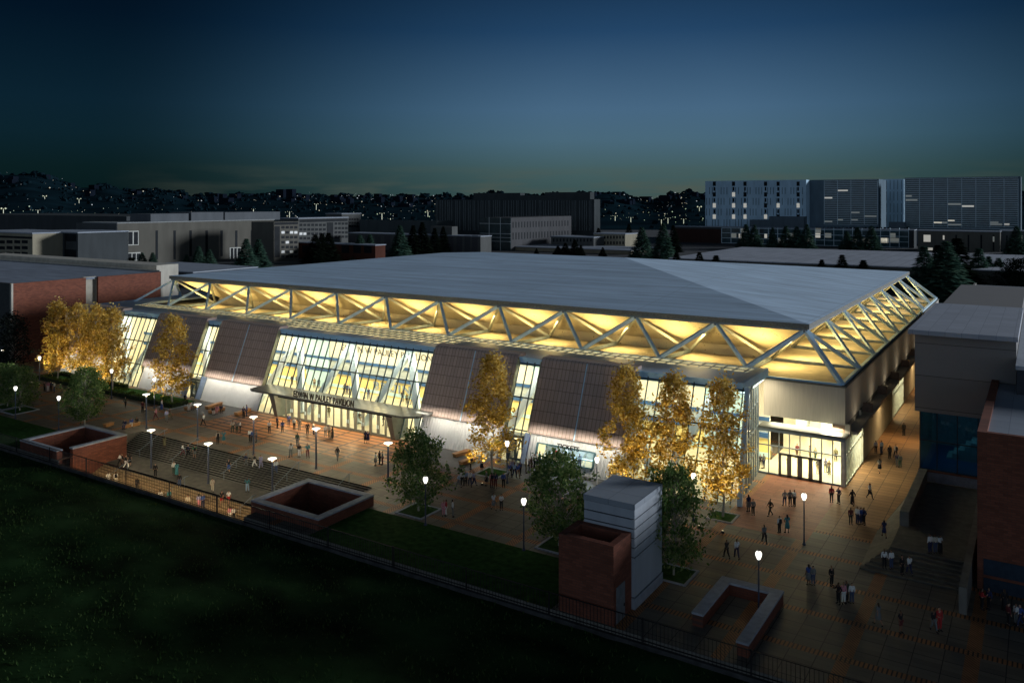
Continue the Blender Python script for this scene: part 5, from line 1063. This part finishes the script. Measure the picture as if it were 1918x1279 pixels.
crowd([(1424, 876, S_, 'navy', 'black', 'c', 'left of the pair at the left of the corner lobby'), (1430.5, 877, S_, 'grey', 'navy', 'a', 'right of the pair at the left of the corner lobby'), (1443, 859, S_, 'grey', 'olive', 'c', 'at the back left of the corner lobby'), (1476, 881, T_, 'tan', 'tan', 'c', 'behind the first corner doors'), (1493, 857, S_, 'maroon', 'brown', 'a', 'in red brown at the back of the corner lobby'),
       (1517, 859, S_, 'grey', 'olive', 'l', 'left of the pair at the back of the corner lobby'), (1527, 863, S_, 'olive', 'dark green', 'c', 'right of the pair at the back of the corner lobby'), (1532, 887, S_, 'grey', 'tan', 'c', 'left of three behind the right corner panes'), (1546.5, 884, S_, 'lavender', 'grey', 'c', 'middle of three behind the right corner panes'), (1553, 888, S_, 'tan', 'dress:grey', 'c', 'right of three behind the right corner panes', 'long'), (1565.5, 864, S_, 'olive', 'black', 'a', 'nearest the corner post inside')], 0.05, Gi)
# ------------------------------------------------------------------ conifers
GC = 'conifers standing behind the arena'
NTH = ['leftmost', 'second', 'third', 'fourth', 'fifth', 'sixth', 'seventh', 'eighth', 'ninth', 'tenth']
def conifers(where, rows, dark=(), wide=1.0, fix_y=None):
    n = len(rows)
    for k, (x, b_, t_) in enumerate(rows):
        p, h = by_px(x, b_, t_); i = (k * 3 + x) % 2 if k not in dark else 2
        if fix_y is not None: p = aty(x, b_, fix_y); p.z = 0; h = zat(t_, p)
        w = ('the only conifer ' if n == 1 else NTH[k] + ' conifer of %d ' % n if k else 'leftmost conifer of %d ' % n) + where
        place_tree('conifer_tree', CON[int(i)], p, h * 1.02, wide * (1.18 + .14 * ((k * 7 + x) % 3)), x * .7, ('dark ' if k in dark else 'bluish green ') + w, 'tree', GC)
conifers('in front of the low dark link building', [(72, 494, 472), (100, 494, 459), (119, 496, 473)], wide=1.15)
conifers('before the left face of the slit-window building', [(158, 498, 480), (185, 499, 464), (207, 502, 456)], wide=1.1)
conifers('beyond the far end of the brick hall', [(266, 507, 473), (286, 507, 473)], wide=1.15)
conifers('in front of the long slit-window face', [(349, 514, 477), (372, 514, 461), (392, 513, 467)], wide=1.15)
conifers('in front of the entrance of the slit-window building', [(461, 505, 447), (484, 502, 448)], wide=1.15)
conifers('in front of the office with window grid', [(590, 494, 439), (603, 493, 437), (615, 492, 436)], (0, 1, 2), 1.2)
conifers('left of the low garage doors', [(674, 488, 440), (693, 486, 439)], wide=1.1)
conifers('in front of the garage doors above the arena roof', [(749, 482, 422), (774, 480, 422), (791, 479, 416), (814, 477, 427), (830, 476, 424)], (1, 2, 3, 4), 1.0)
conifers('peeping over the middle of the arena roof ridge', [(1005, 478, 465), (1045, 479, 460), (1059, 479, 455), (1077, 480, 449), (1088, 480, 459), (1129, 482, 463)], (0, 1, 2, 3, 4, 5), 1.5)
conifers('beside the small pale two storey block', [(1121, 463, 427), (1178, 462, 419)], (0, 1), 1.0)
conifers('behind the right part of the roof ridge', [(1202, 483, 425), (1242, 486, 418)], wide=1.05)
conifers('just right of the big ridge pair, in shadow', [(1261, 472, 422)], (0,), 1.0)  # takes the dark needle colour
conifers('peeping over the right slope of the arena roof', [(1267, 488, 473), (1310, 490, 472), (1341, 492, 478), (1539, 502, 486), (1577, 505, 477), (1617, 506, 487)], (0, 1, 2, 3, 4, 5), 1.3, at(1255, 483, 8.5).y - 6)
conifers('in front of the long low glass building', [(1397, 466, 420), (1413, 466, 421), (1447, 467, 426), (1472, 467, 423), (1492, 468, 424), (1511, 468, 420), (1586, 470, 433), (1606, 471, 425), (1632, 471, 423)], wide=1.1)
conifers('in the cluster beyond the right end of the truss', [(1731, 566, 461), (1757, 552, 459), (1772, 572, 452), (1793, 552, 446), (1833, 545, 465), (1852, 543, 480), (1870, 543, 483)], (1, 3), 1.25)
conifers('before the tan block at the right edge', [(1904, 476, 424)], wide=1.1)
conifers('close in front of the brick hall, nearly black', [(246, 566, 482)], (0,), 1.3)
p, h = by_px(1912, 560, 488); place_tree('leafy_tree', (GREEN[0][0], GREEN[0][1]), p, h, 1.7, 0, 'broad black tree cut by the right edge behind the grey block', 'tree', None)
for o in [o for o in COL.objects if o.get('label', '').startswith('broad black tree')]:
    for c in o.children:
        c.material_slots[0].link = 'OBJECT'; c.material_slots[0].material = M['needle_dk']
sheet('back_lawn', M['grass'], 8, 112, 22, 190, z=.03)

# ------------------------------------------------------------------ buildings beyond
GBk = 'campus buildings in the background'
bm_wall = lambda n, c: mat('wall_' + n, tuple(k * .62 for k in c), .9, 0, .12, .25, (1, 1, .3), spec=.1)
WIN = mat('dark_window', (.010, .013, .016), .6, 0, .3, .5, spec=.08)
LIT = glow('lit_window', (1, .93, .74), .36, (1, .96, .85), .4); LITD = glow('dim_lit_window', (.80, .78, .55), .09, None, .4)
class Bld:
    """axis: 'x' = the seen face looks toward -Y, 'y' = it looks toward +X. Pixel rows and columns give its true place, width and height."""
    def __init__(s, name, axis, pl, pr, top, base, depth, m, label, roof=None, z0=-.2, ref=None):
        s.axis = axis; p = at(pl, base)
        if ref is not None: p = aty(pl, base, ref) if axis == 'x' else atx(pl, base, ref)
        s.m = m
        if axis == 'x': s.c = p.y; s.a0 = p.x; s.a1 = aty(pr, base, s.c).x
        else: s.c = p.x; s.a0 = p.y; s.a1 = atx(pr, base, s.c).y
        s.H = zat(top, p); s.dep = depth
        s.r = thing(name, (p.x, p.y, 0), label, 'building', GBk); s.add('wall', s.a0, z0, s.a1, s.H, 0, -depth, m)
        if roof: s.add('roof', s.a0 - .3, s.H, s.a1 + .3, s.H + .5, .3, -depth - .3, roof)
    def pt(s, px, py):
        q = aty(px, py, s.c) if s.axis == 'x' else atx(px, py, s.c); return (q.x if s.axis == 'x' else q.y), q.z
    def add(s, name, a0, z0, a1, z1, out, inn, m, parent=None):
        b = MB()
        if s.axis == 'x': b.box(a0, s.c - out, z0, a1, s.c - inn, z1)
        else: b.box(s.c + inn, a0, z0, s.c + out, a1, z1)
        return b.build(name, m, parent or s.r)
    def win(s, pl, pt_, pr, pb, m=None, out=.08, name='window'):
        (a0, z1), (a1, _), (_, z0) = s.pt(pl, pt_), s.pt(pr, pt_), s.pt((pl + pr) / 2, pb)
        return s.add(name, min(a0, a1), z0, max(a0, a1), z1, out, -.3, m or WIN)
    def grid(s, pl, pr, cols, rows, wpx, hpx, lit=()):
        for r_, py in enumerate(rows):
            for c_ in range(cols):
                x = pl + (pr - pl) * (c_ + .5) / cols; s.win(x - wpx / 2, py - hpx / 2, x + wpx / 2, py + hpx / 2, LITD if (c_, r_) in lit else None, .06)
grey, tan, beige, dark = bm_wall('grey', (.15, .155, .15)), bm_wall('tan', (.175, .165, .14)), bm_wall('beige', (.46, .41, .30)), bm_wall('dark', (.085, .095, .10))
roofm = mat('pale_roof', (.34, .35, .38), .85, 0, .15, .2)
d = Bld('far_long_block', 'x', -60, 237, 401, 462, 60, dark, 'very long dark low block on the left skyline behind the slit-window building')
d = Bld('office_block', 'x', -50, 61, 434, 502, 25, beige, 'beige office block with rows of square dark windows at the left edge', roofm)
for r_, py in enumerate((453, 464, 475, 486)): d.win(-8, py - 3.2, 9, py + 3, None); [d.win(x, py - 3.2, x + 11, py + 3) for x in (12.5, 27, 41)]
d.win(-20, 440.5, 60, 446, None)
d = Bld('link_block', 'x', 61, 146, 434, 503, 25, dark, 'low dark link building between beige office and slit-window building', roofm)
for x in (77, 100, 122): d.win(x - 1, 438, x + 1, 482)
d.win(123, 438, 143, 452); d.win(122, 467, 143, 495)
b3 = Bld('slit_window_building', 'y', 220, 513, 419, 499, 30, tan, 'long grey three storey building with tall slit windows left of the arena', mat('parapet_grey', (.24, .25, .25), .9))
for x in (293.5, 327, 357, 387, 415, 442.5, 472, 498): b3.win(x - 2.2, 432, x + 2.2, 486 if x < 330 else 480)
f = b3.win(238, 433, 259.5, 459.5, mat('window_frame', (.42, .42, .38), .6), .15, 'window_frame'); b3.win(240.5, 434.5, 248, 458, None, .25); b3.win(250.5, 434.5, 258, 458, None, .25)
f = b3.win(231, 474, 263, 489, MATS['window_frame'], .15, 'window_frame'); [b3.win(x, 475, x + 6, 487, None, .25) for x in (232.5, 240, 248, 256)]
b3.win(430, 464, 451, 487, MATS['window_frame'], .15, 'window_frame'); [b3.win(x, 465, x + 4.5, 486, None, .25) for x in (432, 438.5, 445)]
for k, (pl, pr, t, bt) in enumerate(((291, 362, 401, 418), (367, 427, 398, 417), (430, 533, 398, 416))):
    (a0, z1), (a1, _) = b3.pt(pl, t), b3.pt(pr, t); b3.add('penthouse', a0, b3.H, a1, z1, -4, -22, bm_wall('pent%d' % k, (.16, .175, .19)))
left_x = aty(144, 419, b3.a0).x                              # its short face toward the viewer
MB().box(left_x, b3.a0 - .3, -.2, b3.c - .05, b3.a0, b3.H).build('end_wall', bm_wall('end', (.13, .14, .145)), b3.r)
for x in (153, 175.5, 200.5): q = aty(x, 435, b3.a0 - .3); MB().box(q.x - .35, b3.a0 - .4, zat(472, q), q.x + .35, b3.a0 - .1, q.z).build('window', WIN, b3.r)
q0, q1 = aty(166, 472, b3.a0 - .3), aty(180, 488, b3.a0 - .3); MB().box(q0.x, b3.a0 - .4, q1.z, q1.x, b3.a0 - .1, q0.z).build('window', WIN, b3.r)
d = Bld('grid_office', 'y', 513, 559, 416, 490, 18, tan, 'narrow office wing with square windows, some dimly lit, right of the slit-window building')
d.grid(526, 558, 4, (426, 435.5, 444.5, 454, 463, 472, 480.5), 6, 4.6, {(0, 1), (2, 1), (3, 1), (0, 5), (2, 5), (1, 3)}); d.win(514, 417, 558, 421)
d.win(514, 424, 524, 482)
d = Bld('grid_office', 'y', 559, 652, 410, 470, 18, grey, 'long office wing with five rows of square windows behind the narrow wing', roofm)
d.grid(560, 611, 7, (421.5, 430, 438, 446.5), 5.4, 4.4, {(0, 2), (1, 2)}); d.grid(626, 652, 4, (419, 427.5, 435.5, 443.5), 5, 4.4); d.win(612, 417, 624, 447); d.win(561, 411.5, 651, 415.5)
d = Bld('grid_office', 'y', 640, 676, 401, 452, 18, grey, 'farthest office wing with small windows behind the long wing', roofm); d.grid(653, 672, 4, (411, 417.5, 423.5), 3.6, 3.6)
d = Bld('low_brick_block', 'x', 559, 703, 455, 484, 8, bm_wall('brick_red', (.12, .045, .03)), 'low dark red brick block with pale flat roof left of the garage', roofm); [d.win(x, 459, x + 14, 474) for x in (566, 588, 640, 662, 682)]
d = Bld('flat_block', 'x', 674, 818, 412, 452, 20, bm_wall('flat', (.10, .12, .125)), 'long windowless grey block beyond the garage roof')
d = Bld('garage_block', 'x', 652, 900, 437, 466, 12, grey, 'wide low garage with pilasters and dark doors above the arena roof', roofm)
for x in (654, 666, 684, 702, 720, 760, 838, 855, 870, 884): d.win(x, 441, x + 11, 474, mat('garage_door', (.05, .05, .055), .7, 0, .2, 2), .05, 'garage_door')
(a0, z1), (a1, _) = d.pt(803, 424), d.pt(843, 424); d.add('penthouse', a0, d.H, a1, z1, -2, -8, grey)
dk = bm_wall('finned', (.075, .088, .092))
d = Bld('finned_block', 'x', 815, 1113, 374, 449, 10, dk, 'big dark windowless block with vertical fins on the skyline behind the arena')
rnd = random.Random(3)
for k in range(62): x = 818 + 293 * (k + rnd.random() * .7) / 62; d.win(x, 375.5, x + .7, 432, mat('fin_light', (.15, .175, .18), .8), .6, 'fin')
for pl, pr, t in ((884, 972, 362), (972, 1018, 366), (1018, 1103, 360.5)):
    (a0, z1), (a1, _) = d.pt(pl, t), d.pt(pr, t); d.add('upper_block', a0, d.H, a1, z1, -2, -9, dk)
d = Bld('punched_window_building', 'y', 957, 1070, 408, 470, 20, bm_wall('punched', (.115, .115, .12)), 'three storey building with two rows of narrow punched windows and a glass end')
for x in range(20):
    xx = 960 + 5.4 * x; d.win(xx, 416 - x * .15, xx + 2.1, 427 - x * .2); d.win(xx, 436 - x * .2, xx + 2.1, 449 - x * .35)
g0, g1 = aty(899, 410, d.a0 - .4), aty(957, 410, d.a0 - .4); z = d.H
MB().box(g0.x, d.a0 - .6, 0, d.c - .1, d.a0 - .1, z).build('glass_end', mat('dark_glass', (.025, .045, .05), .12, 0, .3, .3), d.r)
for x in (916.5, 937.5): q = aty(x, 415, d.a0 - .6); MB().box(q.x - .18, d.a0 - .9, 0, q.x + .18, d.a0 - .6, z).build('mullion', mat('pale_frame', (.45, .48, .48), .6), d.r)
for py in (418.5, 437, 444, 451): zz = zat(py, g0); MB().box(g0.x, d.a0 - .85, zz - .15, d.c - .1, d.a0 - .6, zz + .15).build('floor_band', MATS['pale_frame'], d.r)
d = Bld('small_block', 'x', 1032, 1112, 443.5, 466, 20, grey, 'small low grey block with a row of windows left of the pale two storey block', roofm); d.grid(1034, 1110, 12, (450,), 2.6, 6)
d = Bld('pale_block', 'x', 1112, 1171, 438, 466, 20, beige, 'small pale two storey block beyond the arena ridge', roofm); d.grid(1130, 1170, 7, (444.5, 455), 2.6, 5.5)
d = Bld('flat_roofed_hall', 'x', 905, 1182, 460.5, 467, 40, bm_wall('hall', (.42, .36, .26)), 'low hall with broad pale roof just behind the arena ridge')
b = MB().box(d.a0 - .5, d.c - .5, d.H, d.a1 + .5, d.c + 40, d.H + .4).build('roof', roofm, d.r)
# hospital like complex on the right skyline
blue = mat('bluish_wall', (.42, .58, .70), .9, 0, .12, .25, (1, 1, .3), spec=.1); lit_m = LIT
hy = at(1321, 446).y
h1 = Bld('tall_clinic', 'x', 1321, 1510, 339.5, 446, 40, blue, 'tall bluish building with vertical slits and scattered lit windows on the right skyline')
slit = mat('slit', (.05, .08, .10), .6)
for f_ in range(4):
    y0 = 351 + 20 * f_
    for k in range(34): x = 1323 + 5.45 * k; o = h1.win(x, y0, x + .9, y0 + 13, slit, .12, 'slit') if (k * 5 + f_) % 4 else None
lits = {(338, 4), (338, 6), (374, 2), (374, 4), (374, 6), (395.5, 4), (395.5, 6), (434, 6), (457.5, 4), (495, 4)}
for f_, y in enumerate((344.5, 354, 364.5, 375, 385, 396, 406)):
    for x in (338, 374, 395.5, 434, 457.5, 495):
        big = f_ % 2 == 0; lit = (x, f_) in lits
        if big: h1.win(x - 2.8 + 1000, y - 4, x + 2.8 + 1000, y + 4, LIT if lit else WIN, .2)
        else: h1.win(x - 1.4 + 1000, y - 3.5, x + 1.4 + 1000, y + 3.5, None, .2)
h2 = Bld('tall_clinic', 'x', 1511, 1646, 337.5, 446, 38, bm_wall('darkbluish', (.18, .26, .32)), 'dark recessed middle wing with banded glass between the two bluish towers', ref=hy + 12)
GL = mat('curtain_dark', (.035, .07, .085), .12, 0, .35, .25); FR = mat('frame_pale', (.50, .62, .68), .6)
def glassy(bd, pl, pr, pt_, pb, cols, rows, lit, seed):
    bd.win(pl, pt_, pr, pb, GL, .25, 'curtain_wall'); rnd = random.Random(seed)
    for c_ in range(cols + 1): x = pl + (pr - pl) * c_ / cols; bd.win(x - .5, pt_, x + .5, pb, FR, .6, 'mullion')
    b = MB()
    for r_ in range(rows + 1):
        y = pt_ + (pb - pt_) * r_ / rows; (a0, z1), (a1, _) = bd.pt(pl, y), bd.pt(pr, y)
        b.box(a0, bd.c - .5, z1 - .17, a1, bd.c - .2, z1 + .17)
    b.build('floor_band', FR, bd.r)
    for k in range(lit):
        c_ = rnd.randrange(cols); r_ = int(rows * (1 - rnd.random() ** 2 * .75)) - 1; w = (pr - pl) / cols; hh = (pb - pt_) / rows; x = pl + c_ * w; y = pt_ + r_ * hh
        bd.win(x + .5, y + .4, x + w * rnd.uniform(.4, 1) - .4, y + hh - .2, LITD if rnd.random() < .8 else LIT, .3, 'lit_window')
glassy(h2, 1544, 1644, 338.5, 420, 4, 24, 7, 2)
h3 = Bld('tall_clinic', 'x', 1645, 1693, 336, 446, 36, blue, 'slim bluish tower with one column of windows between the glass wings')
for f_, y in enumerate((343, 353, 364, 374, 387, 397, 408)): h3.win(1648, y - 3.5, 1654, y + 3.5, LIT if f_ in (4, 6) else WIN, .2)
for k in range(5): [h3.win(1660 + 7 * k, y, 1660.8 + 7 * k, y + 17, slit, .12, 'slit') for y in (338, 359, 381, 402)]
h4 = Bld('tall_clinic', 'x', 1694, 1912, 333.5, 446, 38, bm_wall('glasswing', (.16, .22, .26)), 'wide dark glass wing with pale mullions and a few lit floors at the right skyline', ref=hy + 3)
glassy(h4, 1696, 1907, 335, 426, 8, 24, 12, 5)
d = Bld('podium', 'x', 1318, 1800, 424, 450, 12, bm_wall('podium', (.22, .26, .30)), 'low podium with a strip of small openings in front of the tall clinic wings', ref=hy - 12)
for k in range(26): x = 1520 + 7.1 * k; d.win(x, 425.6, x + 4.6, 429, None, .2, 'opening')
(a0, z1), (a1, _) = d.pt(1440, 405.5), d.pt(1505, 405.5); d.add('roof_box', a0, d.H, a1, z1, -1, -12, bm_wall('box', (.16, .21, .25))); (a0, z1), (a1, _) = d.pt(1405, 412), d.pt(1440, 412); d.add('roof_box', a0, d.H, a1, z1, -1, -12, MATS['wall_box']); (a0, z1), (a1, _) = d.pt(1665, 416), d.pt(1694, 416); d.add('roof_box', a0, d.H, a1, z1, 1, -8, MATS['wall_box'])
d = Bld('low_glass_building', 'x', 1262, 1712, 424.5, 453, 14, dark, 'long low glass fronted building with lit rooms in front of the tall clinic', roofm)
d.win(1264, 428, 1351, 462, bm_wall('brown_brick', (.07, .035, .03)), .5, 'brick_end'); glassy(d, 1352, 1702, 427, 464, 20, 4, 20, 7); [d.win(x, 438, x + 5, 446, LIT, .4, 'lit_window') for x in (1384, 1432)]; d.win(1418, 428, 1430, 462, dark, .45, 'dark_pier')
d = Bld('tan_block', 'x', 1719, 1873, 432.5, 468, 14, tan, 'tan low building with small lit windows at right in front of the glass wing', roofm)
[d.win(x - 1.5, 440, x + 1.5, 470 if k > 1 else 450, None) for k, x in enumerate((1767, 1791, 1814, 1838, 1861))]; d.win(1730, 440, 1743, 453, LIT, .15); d.win(1738, 464, 1747, 474, LIT, .15); d.win(1766, 441, 1769, 449, LIT, .15); d.win(1859.5, 443, 1862.5, 453, LITD, .15)
e = Bld('tan_block', 'x', 1873, 1990, 433, 468, 14, grey, 'dark right wing of the tan low building at the picture edge', roofm); [e.win(x - 1.2, 441, x + 1.2, 472, LITD if k else None) for k, x in enumerate((1886, 1914))]
# wide low hall roof between the arena and that building
q0 = at(1255, 483, 8.5); q1 = aty(1990, 515, q0.y); yb_ = at(1265, 459, 8.5).y
r = thing('low_hall', (q0.x, q0.y, 0), 'wide low hall with a pale flat roof behind the right half of the arena', 'building', GBk)
MB().box(q0.x, q0.y, 0, q1.x + 60, yb_, 8.1).build('wall', bm_wall('olive', (.17, .17, .15)), r)
MB().box(q0.x - .5, q0.y - .5, 8.1, q1.x + 60, yb_ + .5, 8.5).build('roof', tiled('hall_roof', (.36, .38, .43), (.24, .25, .28), 5, 9, .3, ('X', 'Y'), .8, .18), r)
q0 = at(300, 505, 6); r = thing('low_hall', (q0.x, q0.y, 0), 'low pale roofed hall between the brick hall and the slit-window building', 'building', GBk)
q1 = at(470, 497, 6); MB().box(q0.x - 30, q0.y, 0, q1.x + 8, q0.y + 30, 5.6).build('wall', dark, r); MB().box(q0.x - 30, q0.y - .4, 5.6, q1.x + 8.3, q0.y + 30.3, 6).build('roof', roofm, r)

# ------------------------------------------------------------------ hills, far town and its lights
RID = [(-900, 345), (-400, 330), (-100, 326), (0, 325), (60, 322), (110, 334), (150, 350), (200, 344), (240, 354), (320, 353), (345, 364), (420, 364), (500, 361), (600, 366), (800, 367), (900, 364), (920, 356), (950, 364), (1030, 364), (1110, 358), (1150, 357), (1180, 366), (1215, 374), (1250, 367), (1290, 355), (1325, 364), (1500, 361), (1918, 359), (2400, 352), (3200, 356)]
def ridge(px):
    for (a, y), (c, z) in zip(RID, RID[1:]):
        if a <= px <= c: return y + (z - y) * (px - a) / (c - a)
    return 360
def hill_z(px, t):           # t 0 near foot .. 1 ridge
    h = (CAM.z + (HZ - ridge(px)) / FPX * 2400) - 2; s = t * t * (3 - 2 * t); return -.1 + h * s * (.9 + .1 * noise.noise((px * .02, t * 6, 0)))
def hill_p(px, t, dz=0.0): d = 950 + 1450 * t; q = Vector((CAM.x, CAM.y, 0)) + (fw + rt * ((px - 959) / FPX)) * d; q.z = hill_z(px, t) + dz; return q
b = MB(); nx, ny = 200, 14
for j in range(ny + 1):
    for i in range(nx + 1): b.v.append(tuple(hill_p(-900 + 4100 * i / nx, j / ny)))
for i in range(nx + 1): v = hill_p(-900 + 4100 * i / nx, 1.0); b.v.append((v.x * 1.3, v.y * 1.3, -5))
for j in range(ny + 1):
    for i in range(nx): a = j * (nx + 1) + i; b.f.append((a, a + 1, a + nx + 2, a + nx + 1))
struct(b.build('hills', mat('night_hill', (.007, .020, .028), 1, 0, .4, .01, spec=0), smooth=True))  # bluish hill colour stands in for distant haze
b = MB(); rnd = random.Random(15); ic = bpy.data.meshes.new('tmp'); bm = bmesh.new(); bmesh.ops.create_icosphere(bm, subdivisions=2, radius=1); iv = [v.co.copy() for v in bm.verts]; ifc = [tuple(v.index for v in f.verts) for f in bm.faces]; bm.free()
for k in range(2600):
    px = rnd.uniform(-60, 2000); t = rnd.choice((1.0, rnd.uniform(.05, 1), rnd.uniform(.4, 1), .97)); q = hill_p(px, t); s = rnd.uniform(1.8, 5) * (2.2 if t > .95 and rnd.random() < .12 else 1); o = len(b.v)
    for v in iv: n_ = 1 + .75 * noise.noise(v * 2.3 + Vector((k, 0, 0))); b.v.append((q.x + v.x * s * n_ * 1.25, q.y + v.y * s * n_, q.z + (v.z * .9 + .4) * s * n_))
    b.f += [tuple(o + i for i in f) for f in ifc]
tag(struct(b.build('distant_woods', mat('night_wood', (.006, .016, .022), 1, 0, .4, .05, spec=0)), kind='stuff'), 'black wooded slopes along the horizon', 'woods')  # woods share the haze tint put into the hill colour
b = MB()
for k in range(70):
    px = rnd.choice((rnd.uniform(380, 830), rnd.uniform(0, 900), rnd.uniform(1110, 1320))); t = rnd.uniform(.5, 1.0); q = hill_p(px, t); w = rnd.uniform(6, 16); h = rnd.uniform(5, 14) * (2.0 if rnd.random() < .12 and 500 < px < 830 else 1); b.box(q.x - w, q.y - 6, q.z - 6, q.x + w, q.y + 6, q.z + h)
tag(struct(b.build('distant_town', mat('night_town', (.008, .012, .02), .9, 0, .3, .05, spec=0)), kind='stuff'), 'dark silhouettes of a far town below the horizon', 'town')
def dots(name, m, n, pxs, tr, rad, label, seed, pair=False):
    b = MB(); rnd = random.Random(seed)
    for k in range(n):
        a, c = rnd.choice(pxs); px = rnd.uniform(a, c); t = tr[0] + (tr[1] - tr[0]) * rnd.random() ** 1.3; q = hill_p(px, t, rnd.uniform(5, 13)); r_ = .8 * rad * rnd.choice((.3, .4, .5, .5, .65, .8, 1.2)) * (q - CAM).length / 1300
        for s in ((-1.6, 1.6) if pair else (0,)):
            c_ = q + rt * s * rad * 1.7; o = len(b.v); 
            for v in iv[:12]: b.v.append(tuple(c_ + v.normalized() * r_))
            for f in OCT: b.f.append(tuple(o + i for i in f))
        if pair: b.bar(q - Vector((0, 0, 11)), q, .5, .5)
    tag(struct(b.build(name, m), kind='stuff'), label, 'town lights')
bm = bmesh.new(); bmesh.ops.create_icosphere(bm, subdivisions=1, radius=1); iv = [v.co.copy() for v in bm.verts]; OCT = [tuple(v.index for v in f.verts) for f in bm.faces]; bm.free()
Z1 = ((0, 320), (320, 830), (320, 830), (500, 830), (1112, 1318))
dots('town_lights', glow('town_warm', (1, .86, .45), .34), 120, Z1, (.02, .75), 1.0, 'scattered warm lights of the far town', 1)
dots('town_lights', glow('town_white', (.85, .95, 1), .30), 100, Z1 + ((430, 830),) * 2, (.1, .95), .9, 'scattered cool white lights of the far town', 2)
dots('town_lights', glow('town_green', (.75, 1, .50), .36), 90, ((0, 320), (0, 320), (320, 830), (1112, 1318)), (.02, .30), 1.0, 'greenish lights along the far road below the hills', 3)
dots('street_lights', glow('town_twin', (.95, 1, .62), .6), 22, Z1 + ((1112, 1318),), (.05, .45), 1.15, 'far twin headed street lights', 4, True)
